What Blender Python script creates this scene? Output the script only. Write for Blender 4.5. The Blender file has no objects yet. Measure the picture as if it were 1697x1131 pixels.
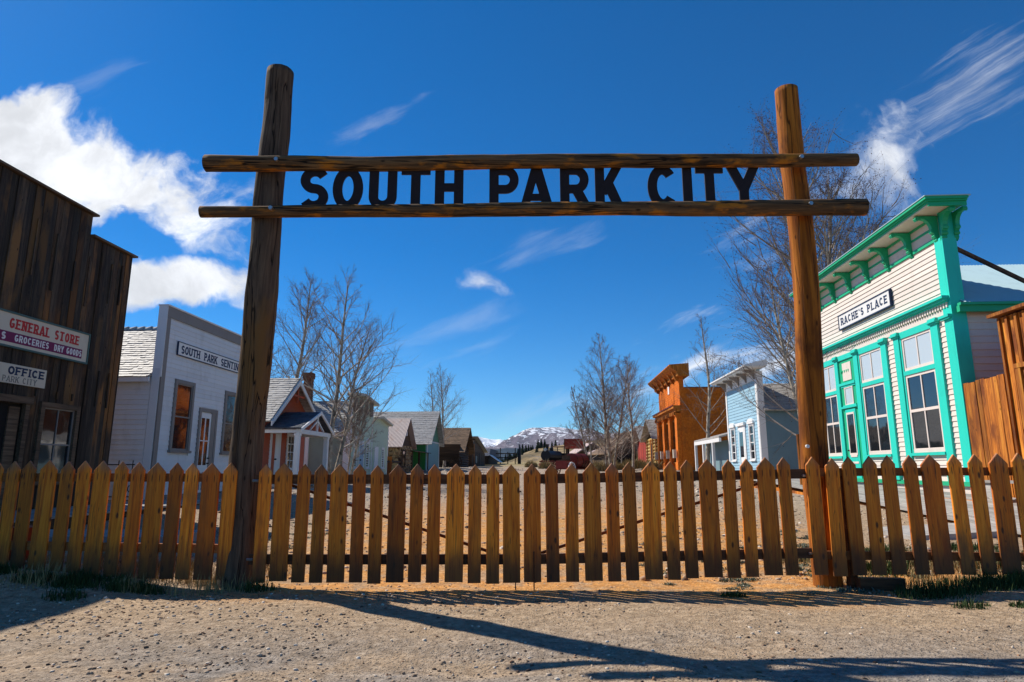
import bpy, math, random
import numpy as np
from mathutils import Vector, Matrix, noise as mn
random.seed(7); rs = np.random.RandomState(11)
R = math.radians
scene = bpy.context.scene
C = bpy.data.collections.new("scene"); scene.collection.children.link(C)

# ------------------------------------------------------------------ camera, sky, sun, exposure
FPX = 1077.0; PITCH = R(11.11); EYE = 1.15; SS = 0.061
cd = bpy.data.cameras.new("camera"); cam = bpy.data.objects.new("camera", cd); C.objects.link(cam)
cam.location = (0, 0, EYE); cam.rotation_euler = (R(90) + PITCH, 0, 0)
cd.lens = FPX / 1697 * 36; cd.sensor_width = 36; cd.clip_start = .05; cd.clip_end = 60000
scene.camera = cam
SUN_EL = R(43.6); SUN_D = Vector((-.823 * math.cos(SUN_EL), .568 * math.cos(SUN_EL), math.sin(SUN_EL)))
sl = bpy.data.lights.new("sun", 'SUN'); so = bpy.data.objects.new("sun", sl); C.objects.link(so)
sl.energy = 5.0; sl.angle = R(.5); sl.color = (1, .93, .82)
so.rotation_euler = SUN_D.to_track_quat('Z', 'Y').to_euler()
scene.view_settings.view_transform = 'Standard'; scene.view_settings.look = 'None'
scene.view_settings.exposure = .32; scene.view_settings.gamma = 1
scene.render.resolution_x = 1024; scene.render.resolution_y = 682

def ray(x, y):                       # photograph pixel -> (X/Y, Z/Y) of a world direction
    v = 565.5 - y
    Y = FPX * math.cos(PITCH) - v * math.sin(PITCH)
    return (x - 848.5) / Y, (FPX * math.sin(PITCH) + v * math.cos(PITCH)) / Y
def atY(x, y, Y):
    a, b = ray(x, y); return a * Y, EYE + b * Y

# node helpers
class NT:
    def __init__(s, tree): s.t = tree; s.n = tree.nodes; s.l = tree.links
    def node(s, typ, **kw):
        n = s.n.new(typ)
        for k, v in kw.items(): setattr(n, k, v)
        return n
    def put(s, sock, v):
        if v is None: return
        if hasattr(v, 'links'): s.l.new(v, sock)
        else:
            try: sock.default_value = v
            except Exception: sock.default_value = (v, v, v)
    def math(s, op, a, b=None, c=None, clamp=False):
        n = s.node('ShaderNodeMath', operation=op); n.use_clamp = clamp
        s.put(n.inputs[0], a); s.put(n.inputs[1], b)
        if c is not None: s.put(n.inputs[2], c)
        return n.outputs[0]
    def vmath(s, op, a, b=None, sc=None):
        n = s.node('ShaderNodeVectorMath', operation=op)
        s.put(n.inputs[0], a); s.put(n.inputs[1], b)
        if sc is not None: s.put(n.inputs[3], sc)
        return n.outputs[1] if op in ('LENGTH', 'DOT_PRODUCT', 'DISTANCE') else n.outputs[0]
    def noise(s, vec, scale, detail=4, rough=.55, dist=0, dim='3D'):
        n = s.node('ShaderNodeTexNoise', noise_dimensions=dim)
        s.put(n.inputs['Vector'], vec)
        n.inputs['Scale'].default_value = scale; n.inputs['Detail'].default_value = detail
        n.inputs['Roughness'].default_value = rough; n.inputs['Distortion'].default_value = dist
        return n.outputs['Fac']
    def vor(s, vec, scale, feat='F1', out='Distance'):
        n = s.node('ShaderNodeTexVoronoi', feature=feat)
        s.put(n.inputs['Vector'], vec); n.inputs['Scale'].default_value = scale
        return n.outputs[out]
    def mapr(s, v, a, b, c=0., d=1., smooth=True):
        n = s.node('ShaderNodeMapRange'); n.interpolation_type = 'SMOOTHSTEP' if smooth else 'LINEAR'
        s.put(n.inputs['Value'], v); n.inputs['From Min'].default_value = a; n.inputs['From Max'].default_value = b
        n.inputs['To Min'].default_value = c; n.inputs['To Max'].default_value = d
        return n.outputs[0]
    def mix(s, f, a, b, mode='MIX'):
        n = s.node('ShaderNodeMix', data_type='RGBA', blend_type=mode)
        s.put(n.inputs[0], f)
        for i, v in ((6, a), (7, b)):
            if isinstance(v, (tuple, list)): v = tuple(v) + ((1,) if len(v) == 3 else ())
            s.put(n.inputs[i], v)
        return n.outputs[2]
    def mapping(s, vec, scale=(1, 1, 1), loc=(0, 0, 0), rot=(0, 0, 0)):
        n = s.node('ShaderNodeMapping'); s.put(n.inputs[0], vec)
        n.inputs[1].default_value = loc; n.inputs[2].default_value = rot; n.inputs[3].default_value = scale
        return n.outputs[0]
    def ramp(s, f, stops):
        n = s.node('ShaderNodeValToRGB'); s.put(n.inputs[0], f); e = n.color_ramp.elements
        while len(e) < len(stops): e.new(.5)
        for k, (p, c) in enumerate(stops): e[k].position = p; e[k].color = tuple(c) + (1,)
        return n.outputs[0]
    def sep(s, v):
        n = s.node('ShaderNodeSeparateXYZ'); s.put(n.inputs[0], v); return n.outputs
    def comb(s, x, y, z):
        n = s.node('ShaderNodeCombineXYZ'); s.put(n.inputs[0], x); s.put(n.inputs[1], y); s.put(n.inputs[2], z)
        return n.outputs[0]

# ---- sky
W = bpy.data.worlds.new("World"); scene.world = W; W.use_nodes = True
T = NT(W.node_tree); T.n.clear()
sky = T.node('ShaderNodeTexSky', sky_type='NISHITA'); sky.sun_disc = False
sky.sun_elevation = SUN_EL; sky.sun_rotation = math.atan2(-.823, .568)
sky.altitude = 3000; sky.air_density = 1.0; sky.dust_density = .8; sky.ozone_density = 2.5
gen = T.node('ShaderNodeTexCoord').outputs['Generated']
gx, gy, gz = T.sep(gen)
hs = T.node('ShaderNodeHueSaturation'); hs.inputs['Saturation'].default_value = 1.45; hs.inputs['Value'].default_value = 1.0
T.l.new(sky.outputs[0], hs.inputs['Color'])
gm = T.mix(1, hs.outputs[0], (.70, 1.03, 1.08), 'MULTIPLY')
# clouds: a layer of directions; each mass has its own place in the sky, edges broken by noise
yy = T.math('MAXIMUM', gy, .06)
U = T.math('DIVIDE', gx, yy); V = T.math('DIVIDE', gz, yy)
front = T.mapr(gy, .05, .2)
uv0 = T.comb(U, V, 0)
wn = T.node('ShaderNodeTexNoise', noise_dimensions='3D'); wn.inputs['Scale'].default_value = 4.5; wn.inputs['Detail'].default_value = 5; T.l.new(uv0, wn.inputs['Vector'])
uv = T.vmath('ADD', uv0, T.vmath('SCALE', T.vmath('SUBTRACT', wn.outputs['Color'], (.5, .5, .5)), sc=.16))
n_big = T.noise(uv, 5.5, 7, .58, .25); n_fine = T.noise(uv, 17, 6, .62, .3)
nn = T.math('ADD', T.math('MULTIPLY', n_big, .7), T.math('MULTIPLY', n_fine, .3))
def mass(px, py, ax, ay, ang, thr, soft, amp=1.5, noisev=None):
    u0, v0 = ray(px, py); u1, v1 = ray(px + 10, py); k = (u1 - u0) / 10
    p = T.mapping(uv, loc=(-u0, -v0, 0))
    rot = T.mapping(p, rot=(0, 0, R(-ang)), scale=(1, 1, 1))
    q = T.mapping(rot, scale=(1 / (ax * k), 1 / (ay * k), 0))
    d = T.math('POWER', T.vmath('LENGTH', q), 1.4)
    v = T.math('ADD', T.math('SUBTRACT', 1, d), T.math('MULTIPLY', T.math('SUBTRACT', noisev or nn, .5), amp * 4))
    return T.mapr(v, thr, thr + soft)
masses = [mass(70, 262, 360, 100, -13, .0, .5, .75), mass(300, 340, 165, 80, -30, .2, .9, 1.1),
          mass(285, 484, 175, 48, -4, .1, .6, .8), mass(1470, 278, 140, 95, -30, .2, 1.3, 1.2),
          mass(784, 474, 72, 44, -12, .35, 1.5, 1.5)]
# streaky cirrus
uvl = T.vmath('ADD', uv0, T.vmath('SCALE', T.vmath('SUBTRACT', wn.outputs['Color'], (.5, .5, .5)), sc=.035))
sr = T.mapping(T.mapping(uvl, rot=(0, 0, R(-31))), scale=(1.2, 20, 1))
st = T.noise(sr, 1.6, 7, .68, .15)
cir = T.math('MULTIPLY', mass(1600, 150, 250, 85, 30, .15, 1.2, .8, st), T.mapr(st, .3, .8, .12, 1))
sr2 = T.mapping(T.mapping(uvl, rot=(0, 0, R(-22))), scale=(1.6, 9, 1))
st2 = T.noise(sr2, 2.2, 6, .6, .5)
wis = None
for a in ((1150, 606, 190, 46, 20, .8), (960, 650, 130, 22, 15, .3), (640, 195, 80, 12, 35, .16), (150, 150, 110, 20, 15, .10), (1330, 350, 130, 40, 15, .35), (640, 690, 90, 14, 10, .2), (900, 400, 90, 16, 25, .14), (720, 560, 150, 40, 10, .15)):
    w = T.math('MULTIPLY', mass(a[0], a[1], a[2] * 1.4, a[3] * 1.5, a[4], .2, 1.8, 1.6, st2), a[5] * 1.15)
    wis = w if wis is None else T.math('MAXIMUM', wis, w)
den = masses[0]
for m_ in masses[1:]: den = T.math('MAXIMUM', den, m_)
den = T.math('MAXIMUM', den, T.math('MULTIPLY', cir, .5)); den = T.math('MAXIMUM', den, wis)
den = T.math('MULTIPLY', den, front)
# scattered fair-weather cloud over the rest of the sky (behind the camera)
back = T.math('MULTIPLY', T.mapr(T.noise(gen, 2.6, 6, .55), .6, .75), T.mapr(gy, .05, -.2))
den = T.math('MAXIMUM', den, T.math('MULTIPLY', back, .8), clamp=True)
shade = T.mapr(T.noise(uv, 9, 5, .6, .2), .3, .7, .72, 1.05)
cl = T.vmath('SCALE', (8.6, 8.8, 9.2), sc=shade)
skyc = T.mix(den, gm, cl)
bg = T.node('ShaderNodeBackground'); bg.inputs[1].default_value = .1
T.l.new(skyc, bg.inputs[0])
T.l.new(bg.outputs[0], T.node('ShaderNodeOutputWorld').inputs[0])

# ------------------------------------------------------------------ materials
MATS = {}
def newmat(name, rough=.8, spec=.3, metal=0):
    m = bpy.data.materials.new(name); m.use_nodes = True; t = NT(m.node_tree)
    b = t.n['Principled BSDF']; b.inputs['Roughness'].default_value = rough
    b.inputs['Specular IOR Level'].default_value = spec; b.inputs['Metallic'].default_value = metal
    MATS[name] = m
    return m, t, b
def objrand(t): return t.node('ShaderNodeObjectInfo').outputs['Random']
def coords(t, rnd=True):
    v = t.node('ShaderNodeTexCoord').outputs['Object']
    if rnd:
        r = objrand(t)
        v = t.vmath('ADD', v, t.comb(t.math('MULTIPLY', r, 37.), t.math('MULTIPLY', r, 91.), t.math('MULTIPLY', r, 53.)))
    return v
def bump(t, b, h, dist=.01, strength=.6):
    n = t.node('ShaderNodeBump'); n.inputs['Strength'].default_value = strength; n.inputs['Distance'].default_value = dist
    t.l.new(h, n.inputs['Height']); t.l.new(n.outputs[0], b.inputs['Normal'])
def wood(name, dark, mid, light, axis='Z', grain=30, var=(.6, 1.25), patch=None, knots=True, rough=.75, bdist=.004, cracks=0, alt=None, patchscale=1.4):
    m, t, b = newmat(name, rough, .25)
    v = coords(t)
    sc = {'X': (.06, 1, 1), 'Y': (1, .06, 1), 'Z': (1, 1, .06)}[axis]
    vs = t.mapping(v, scale=sc)
    g = t.noise(vs, grain, 6, .65, .8)
    g2 = t.noise(vs, grain * .3, 4, .6, 1.2)
    gg = t.math('ADD', t.math('MULTIPLY', g, .6), t.math('MULTIPLY', g2, .4))
    c = t.ramp(gg, [(.34, dark), (.5, mid), (.66, light)])
    if patch:
        sc2 = {'X': (.35, 1, 1), 'Y': (1, .35, 1), 'Z': (1, 1, .35)}[axis]
        pn = t.noise(t.mapping(v, scale=sc2), patchscale * 3, 5, .6, .3)
        c = t.mix(t.mapr(pn, .5, .66), c, patch)
    if knots:
        sc3 = {'X': (.4, 1, 1), 'Y': (1, .4, 1), 'Z': (1, 1, .4)}[axis]
        k = t.vor(t.mapping(v, scale=sc3), 8)
        c = t.mix(t.mapr(k, .05, .13, .85, 0), c, tuple(x * .35 for x in dark))
    if cracks:
        sc4 = {'X': (.03, 1, 1), 'Y': (1, .03, 1), 'Z': (1, 1, .03)}[axis]
        cr = t.noise(t.mapping(v, scale=sc4), 9, 3, .55, .4)
        cm = t.mapr(t.math('ABSOLUTE', t.math('SUBTRACT', cr, .52)), .004, .016, cracks, 0)
        c = t.mix(cm, c, tuple(x * .2 for x in dark)); gg = t.math('SUBTRACT', gg, t.math('MULTIPLY', cm, .8))
    if alt:
        c = t.mix(t.mapr(t.math('FRACT', t.math('MULTIPLY', objrand(t), 13.7)), .3, .9), c, t.mix(1, c, alt, 'MULTIPLY'))
    c = t.mix(1, c, t.comb(*[t.mapr(objrand(t), 0, 1, var[0], var[1], False)] * 3), 'MULTIPLY')
    t.l.new(c, b.inputs['Base Color'])
    bump(t, b, gg, bdist, .8)
    return m
def paint(name, col, dirt=.25, rough=.55, spec=.35, dcol=None, scale=3, bdist=.0015, var=.06):
    m, t, b = newmat(name, rough, spec)
    v = coords(t, False)
    n = t.noise(t.mapping(v, scale=(1, 1, .35)), scale, 6, .65, .4); n2 = t.noise(v, scale * 14, 3, .6)
    dc = dcol or tuple(x * .55 for x in col)
    f = t.math('MULTIPLY', t.mapr(n, .48, .75), dirt)
    c = t.mix(f, col, dc)
    c = t.mix(t.math('MULTIPLY', t.mapr(n2, .55, .8), dirt * .6), c, dc)
    c = t.mix(1, c, t.comb(*[t.mapr(objrand(t), 0, 1, 1 - var, 1 + var * .5, False)] * 3), 'MULTIPLY')
    t.l.new(c, b.inputs['Base Color']); bump(t, b, n2, bdist, .5)
    return m
def plain(name, col, rough=.7, spec=.3, metal=0, nscale=12, amt=.25):
    m, t, b = newmat(name, rough, spec, metal)
    v = coords(t, False)
    n = t.noise(v, nscale, 5, .6)
    c = t.mix(t.mapr(n, .35, .7), col, tuple(x * (1 - amt) for x in col))
    t.l.new(c, b.inputs['Base Color']); bump(t, b, n, .003, .4)
    return m
def pane(name, col, rough=.04):
    m, t, b = newmat(name, rough, .9)
    v = coords(t)
    n = t.noise(v, 1.4, 2, .5)
    b.inputs['Base Color'].default_value = tuple(col) + (1,)
    b.inputs['IOR'].default_value = 1.6
    bump(t, b, n, .012, .35)
    return m

def picket_mat():
    m, t, b = newmat('picket_wood', .62, .3)
    o = t.node('ShaderNodeTexCoord').outputs['Object']; r = objrand(t)
    v = t.vmath('ADD', o, t.comb(t.math('MULTIPLY', r, 37.), t.math('MULTIPLY', r, 91.), t.math('MULTIPLY', r, 53.)))
    vs = t.mapping(v, scale=(1, 1, .05))
    g = t.noise(vs, 45, 6, .65, .6); g2 = t.noise(vs, 14, 3, .6, 2.2)
    gg = t.math('ADD', t.math('MULTIPLY', g, .45), t.math('MULTIPLY', g2, .55))
    c = t.ramp(gg, [(.36, (.52, .10, .004)), (.5, (.82, .23, .010)), (.64, (.95, .32, .024))])
    # warm-dark boards and pale boards
    r2 = t.math('FRACT', t.math('MULTIPLY', r, 17.3))
    c = t.mix(t.mapr(r2, .45, 1, 0, .75), c, t.mix(1, c, (.6, .42, .3), 'MULTIPLY'))
    pn = t.noise(t.mapping(v, scale=(1, 1, .3)), 6, 4, .6)
    c = t.mix(t.mapr(pn, .5, .75, 0, .6), c, (.22, .08, .02))
    k = t.vor(t.mapping(v, scale=(1, .05, .42)), 9.5)
    c = t.mix(t.mapr(k, .07, .17, .9, 0), c, (.05, .015, .005))
    x, y, z = t.sep(o)
    ax = t.math('ABSOLUTE', x)
    # nail-bleed streaks beside the rail, grey weathered point, damp foot
    s1 = t.math('MULTIPLY', t.mapr(t.math('ABSOLUTE', t.math('SUBTRACT', ax, .038)), .003, .007, 1, 0), t.math('MULTIPLY', t.mapr(z, .93, .97), t.mapr(z, 1.0, 1.03, 1, 0)))
    c = t.mix(t.math('MULTIPLY', s1, .8), c, (.04, .015, .006))
    tip = t.math('MULTIPLY', t.mapr(t.math('ADD', z, t.math('MULTIPLY', pn, .2)), 1.10, 1.26), .6)
    c = t.mix(tip, c, (.26, .18, .12))
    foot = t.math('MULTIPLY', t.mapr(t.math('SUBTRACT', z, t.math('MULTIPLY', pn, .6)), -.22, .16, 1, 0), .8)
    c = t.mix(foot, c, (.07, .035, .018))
    cr = t.noise(t.mapping(v, scale=(1, 1, .03)), 26, 2, .5, .3); c = t.mix(t.mapr(t.math('ABSOLUTE', t.math('SUBTRACT', cr, .5)), .003, .012, .7, 0), c, (.09, .03, .008))
    c = t.mix(1, c, t.comb(*[t.mapr(r, 0, 1, .5, 1.2, False)] * 3), 'MULTIPLY')
    t.l.new(c, b.inputs['Base Color']); bump(t, b, gg, .003, .7)
    return m
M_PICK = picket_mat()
M_RAIL = wood('rail_wood', (.03, .015, .008), (.07, .03, .014), (.12, .055, .025), 'X', 25, knots=False)
M_RAIL2 = wood('stained_rail_wood', (.16, .055, .015), (.26, .09, .025), (.36, .14, .04), 'X', 25, knots=False)
M_POSTL = wood('weathered_log', (.035, .023, .016), (.095, .062, .042), (.18, .12, .075), 'Z', 22, (.95, 1.05), (.17, .085, .028), patchscale=.5, rough=.95, bdist=.02, cracks=.9)
M_POSTR = wood('varnished_log', (.15, .04, .005), (.36, .11, .01), (.52, .18, .02), 'Z', 18, (.95, 1.05), (.14, .04, .006), patchscale=1.0, rough=.9, bdist=.02, cracks=.75)
M_LOG = wood('gateway_log', (.025, .016, .01), (.11, .06, .028), (.24, .135, .06), 'X', 24, (.92, 1.08), (.42, .15, .015), patchscale=2.6, rough=.95, bdist=.02, cracks=.85)
M_LET = plain('letter_iron', (.018, .008, .008), .6, .3, 0, 20, .3)
M_STORE = wood('weathered_board', (.016, .012, .009), (.046, .034, .025), (.115, .083, .055), 'Z', 26, (.5, 1.4), (.17, .09, .032), patchscale=.5, alt=(1.25, 1.0, .8), bdist=.008)
M_STORE2 = wood('board_trim', (.05, .032, .02), (.11, .07, .042), (.2, .13, .08), 'X', 26, (.8, 1.2))
M_SHED = wood('orange_board', (.10, .025, .004), (.46, .14, .015), (.74, .31, .04), 'Z', 20, (.55, 1.2), (.17, .045, .008), patchscale=.7, bdist=.008)
M_DECK = wood('grey_plank', (.2, .19, .175), (.33, .31, .285), (.45, .43, .4), 'X', 26, (.8, 1.15), knots=False)
M_SHING = wood('grey_shingle', (.22, .205, .19), (.38, .36, .335), (.56, .54, .51), 'Y', 16, (1, 1), (.16, .145, .13), patchscale=5, knots=False, rough=.6)
M_SHING2 = wood('brown_shingle', (.05, .03, .018), (.15, .09, .05), (.30, .19, .11), 'Y', 10, (1, 1), (.03, .02, .012), patchscale=2.5, knots=False)
M_SHING3 = wood('slate_shingle', (.05, .055, .07), (.09, .1, .125), (.14, .155, .19), 'Y', 16, (1, 1), (.04, .045, .06), patchscale=5, knots=False)
M_WHITE = paint('white_siding_paint', (.70, .71, .73), .4, dcol=(.42, .4, .38))
M_TAUPE = paint('taupe_trim_paint', (.24, .21, .19), .3)
M_CREAM = paint('cream_siding_paint', (.70, .62, .55), .25, dcol=(.5, .42, .33))
M_TEAL = paint('teal_trim_paint', (.02, .60, .47), .3, dcol=(.02, .34, .28), rough=.45)
M_TEALG = paint('green_bracket_paint', (.012, .42, .2), .3, dcol=(.02, .25, .1), rough=.45)
M_SASH = paint('sash_paint', (.72, .62, .56), .2)
M_REDH = paint('brick_red_paint', (.44, .085, .03), .3)
M_WTRIM = paint('white_trim_paint', (.78, .77, .76), .2, dcol=(.5, .47, .44))
M_SAGE = paint('sage_paint', (.24, .30, .25), .3)
M_PALEG = paint('pale_green_paint', (.52, .62, .46), .35, dcol=(.33, .36, .25))
M_GREEN = paint('green_paint', (.012, .17, .03), .3)
M_TEALW = paint('pale_teal_paint', (.2, .4, .4), .3)
M_BLUE = paint('light_blue_paint', (.29, .47, .58), .2, dcol=(.2, .33, .42))
M_BLUED = paint('blue_side_paint', (.17, .27, .31), .25)
M_REDB = wood('red_board', (.2, .02, .012), (.42, .05, .03), (.6, .1, .06), 'Z', 14, knots=False)
M_GLASS = pane('window_glass', (.012, .014, .018))
M_BLIND = pane('blind_glass', (.50, .56, .58), .08)
M_DARK = plain('dark_interior', (.012, .01, .009), .9)
M_IRON = plain('black_iron', (.02, .022, .026), .45, .5, .6)
M_STEEL = plain('zinc_steel', (.5, .5, .5), .35, .5, .9)
M_RUST = plain('rusty_steel', (.12, .045, .02), .8, .2, 0, 30, .5)
M_SIGNC = paint('cream_sign_paint', (.62, .55, .43), .3)
M_SIGNW = paint('white_sign_paint', (.75, .74, .72), .15)
M_SIGNG = paint('green_frame_paint', (.06, .12, .11), .3)
M_SRED = plain('red_lettering', (.55, .03, .03), .6)
M_SPUR = plain('purple_band', (.20, .015, .09), .6)
M_SNAVY = plain('navy_lettering', (.012, .03, .085), .6)
M_SGREY = plain('grey_lettering', (.2, .19, .18), .6)
M_SBLK = plain('black_lettering', (.02, .018, .02), .6)
M_METAL = paint('pale_blue_metal', (.42, .58, .62), .25, rough=.5)
M_METRUST = paint('rusty_metal', (.46, .34, .31), .8, dcol=(.34, .15, .10), rough=.6, scale=2)
M_METGR = paint('galvanised_metal', (.55, .56, .57), .3, rough=.45)
M_REDP = paint('dark_red_paint', (.17, .014, .01), .4, rough=.4)
M_BARK = None

def bark():
    m, t, b = newmat('pale_bark', .85, .2)
    v = coords(t, False)
    n = t.noise(t.mapping(v, scale=(1, 1, .6)), 6, 6, .6)
    c = t.ramp(n, [(.32, (.05, .04, .03)), (.46, (.3, .25, .19)), (.7, (.56, .5, .4))])
    t.l.new(c, b.inputs['Base Color']); bump(t, b, n, .01, .5)
    return m
M_BARK = bark()
M_TWIG = plain('twig_bark', (.27, .20, .16), .85, .2, 0, 4, .4)
M_TWIGP = plain('pale_twig_bark', (.5, .42, .34), .85, .2, 0, 4, .4)
M_BUD = plain('bud_brown', (.10, .032, .03), .8, .2, 0, 4, .4)
M_BRICK = None
def brickm():
    m, t, b = newmat('orange_brick', .85, .2)
    v = coords(t, False)
    n = t.noise(v, 7, 6, .7); n2 = t.noise(v, 1.2, 5, .6)
    c = t.ramp(n, [(.25, (.42, .075, .008)), (.5, (.68, .165, .012)), (.75, (.78, .25, .03))])
    c = t.mix(t.mapr(n2, .45, .7, 0, .6), c, (.3, .08, .02))
    t.l.new(c, b.inputs['Base Color']); bump(t, b, n, .01, .6)
    return m
M_BRICK = brickm()
def stonem():
    m, t, b = newmat('field_stone', .85, .2)
    v = coords(t, False)
    cc = t.vor(v, 5, 'F1', 'Color'); s = t.sep(cc)[0]
    c = t.ramp(s, [(.1, (.09, .055, .03)), (.5, (.28, .17, .08)), (.9, (.45, .31, .16))])
    t.l.new(c, b.inputs['Base Color']); bump(t, b, t.noise(v, 12, 5, .6), .01, .6)
    return m
M_STONE = stonem()
M_LOGW = wood('cabin_log', (.02, .012, .008), (.07, .038, .02), (.14, .08, .04), 'X', 10, knots=False)
M_LOGY = wood('yellow_log', (.2, .12, .04), (.42, .27, .08), (.6, .42, .15), 'Z', 10, knots=False)
# ------------------------------------------------------------------ mesh building
X3, Y3, Z3 = Vector((1, 0, 0)), Vector((0, 1, 0)), Vector((0, 0, 1))
class MB:
    def __init__(s): s.v = []; s.f = []; s.smooth = False
    def add(s, vs, fs):
        n = len(s.v); s.v.extend([tuple(p) for p in vs]); s.f.extend([tuple(i + n for i in q) for q in fs])
    def obox(s, o, A, B, D):
        o = Vector(o)
        vs = [o, o + A, o + A + B, o + B, o + D, o + A + D, o + A + B + D, o + B + D]
        fs = [(0, 3, 2, 1), (4, 5, 6, 7), (0, 1, 5, 4), (1, 2, 6, 5), (2, 3, 7, 6), (3, 0, 4, 7)]
        if A.cross(B).dot(D) < 0: fs = [q[::-1] for q in fs]
        s.add(vs, fs)
    def hexa(s, vs):      # 8 corners, 0-3 one side, 4-7 the other; orientation fixed
        vs = [Vector(p) for p in vs]
        fs = [(0, 3, 2, 1), (4, 5, 6, 7), (0, 1, 5, 4), (1, 2, 6, 5), (2, 3, 7, 6), (3, 0, 4, 7)]
        if (vs[1] - vs[0]).cross(vs[3] - vs[0]).dot(vs[4] - vs[0]) < 0: fs = [q[::-1] for q in fs]
        s.add(vs, fs)
    def prism(s, pts, D):   # planar polygon of 3D points extruded by D
        pts = [Vector(p) for p in pts]; n = len(pts)
        nor = Vector((0, 0, 0))
        for i in range(n): nor += pts[i].cross(pts[(i + 1) % n])
        if nor.dot(D) > 0: pts = pts[::-1]
        vs = pts + [p + D for p in pts]
        fs = [tuple(range(n)), tuple(range(2 * n - 1, n - 1, -1))]
        for i in range(n):
            j = (i + 1) % n; fs.append((i, i + n, j + n, j))
        s.add(vs, fs)
    def tube(s, pts, rad, k=6, caps=True):
        pts = [Vector(p) for p in pts]; n = len(pts)
        if not hasattr(rad, '__len__'): rad = [rad] * n
        u = None; vs = []
        for i in range(n):
            d = (pts[min(i + 1, n - 1)] - pts[max(i - 1, 0)]); d.normalize()
            if u is None: u = d.orthogonal().normalized()
            u = (u - d * u.dot(d)).normalized(); w = d.cross(u)
            for j in range(k):
                a = 2 * math.pi * j / k
                vs.append(pts[i] + (u * math.cos(a) + w * math.sin(a)) * rad[i])
        fs = [(i * k + j, i * k + (j + 1) % k, (i + 1) * k + (j + 1) % k, (i + 1) * k + j) for i in range(n - 1) for j in range(k)]
        if caps and k > 2: fs += [tuple(range(k))[::-1], tuple(range((n - 1) * k, n * k))]
        s.add(vs, fs)
    def link(s, name, m, parent=None, kind=None, loc=None):
        me = bpy.data.meshes.new(name); me.from_pydata(s.v, [], s.f)
        if s.smooth: me.polygons.foreach_set('use_smooth', [True] * len(me.polygons))
        me.materials.append(m); me.update()
        o = bpy.data.objects.new(name, me); C.objects.link(o)
        if parent: o.parent = parent
        if loc: o.location = loc
        if kind: o['kind'] = kind
        return o
def tag(o, label, cat, group=None, kind=None):
    if label: o['label'] = label
    if cat: o['category'] = cat
    if group: o['group'] = group
    if kind: o['kind'] = kind
    return o
def thing(name, label, cat, loc=(0, 0, 0), rz=0, group=None):
    o = bpy.data.objects.new(name, None); C.objects.link(o); o.location = loc; o.rotation_euler = (0, 0, rz)
    o.empty_display_size = .2
    return tag(o, label, cat, group)
def copy_tree(o, loc=None, parent=None):
    c = o.copy(); C.objects.link(c)
    if parent: c.parent = parent
    if loc is not None: c.location = loc
    for ch in list(o.children): copy_tree(ch, None, c)
    return c

# ------------------------------------------------------------------ facade frames
ANG = math.atan2(1, SS)            # street direction
CO = math.sqrt(1 + SS * SS)
class Fr:
    def __init__(s, o, e1, e2, zb): s.o, s.e1, s.e2, s.zb = Vector(o), Vector(e1), Vector(e2), zb
    def P(s, a, out, z): return s.o + s.e1 * a + s.e2 * out + Z3 * (z - s.zb)
    def box(s, mb, a0, a1, o0, o1, z0, z1): mb.obox(s.P(a0, o0, z0), s.e1 * (a1 - a0), s.e2 * (o1 - o0), Z3 * (z1 - z0))
    def poly(s, mb, pts, o0, o1): mb.prism([s.P(a, o0, z) for a, z in pts], s.e2 * (o1 - o0))
def building(name, label, cat, L, Y0, zb, group=None):
    """root at the near street corner; returns root, facade frame, near side frame, far side maker"""
    t = thing(name, label, cat, (L + SS * Y0, Y0, zb), ANG, group)
    sd = -1 if L < 0 else 1
    fac = Fr((0, 0, 0), X3, Y3 * sd, zb)
    side = Fr((0, 0, 0), Y3 * -sd, -X3, zb)
    t['_'] = 0; del t['_']
    return t, fac, side
def U(Y, Y0): return (Y - Y0) * CO

def cut(a0, a1, holes):
    segs = [(a0, a1)]
    for h0, h1 in holes:
        out = []
        for s0, s1 in segs:
            if h1 <= s0 or h0 >= s1: out.append((s0, s1)); continue
            if h0 > s0: out.append((s0, h0))
            if h1 < s1: out.append((h1, s1))
        segs = out
    return [q for q in segs if q[1] - q[0] > .03]
def siding(F, root, m, z0, z1, pitch, span, openings=(), th=.026, parts=True, name='siding_board'):
    """lapped horizontal boards, each a wedge, cut around openings (a0,a1,z0,z1)"""
    z = z0; allmb = MB()
    while z < z1 - .01:
        zt = min(z + pitch, z1)
        zm = (z + zt) / 2
        sp0, sp1 = span(z), span(zt)
        if sp0 is None or sp1 is None: z = zt; continue
        holes = [(h[0], h[1]) for h in openings if h[2] < zm < h[3]]
        for a0, a1 in cut(min(sp0[0], sp1[0]) if False else max(sp0[0], sp1[0]), min(sp0[1], sp1[1]), holes):
            # split long runs at a random butt joint
            cuts = [a0, a1]
            if parts and a1 - a0 > 3.2: cuts = [a0, a0 + (a1 - a0) * random.uniform(.3, .7), a1]
            for c0, c1 in zip(cuts[:-1], cuts[1:]):
                mb = MB() if parts else allmb
                w = random.uniform(-.0015, .0015); c1 -= .002
                mb.hexa([F.P(c0, .002, z), F.P(c1, .002, z), F.P(c1, th + w, z), F.P(c0, th + w, z),
                         F.P(c0, .002, zt + .012), F.P(c1, .002, zt + .012), F.P(c1, .007, zt + .012), F.P(c0, .007, zt + .012)])
                if parts: mb.link(name, m, root)
        z = zt
    if not parts: allmb.link(name, m, root, kind='stuff')
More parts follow.
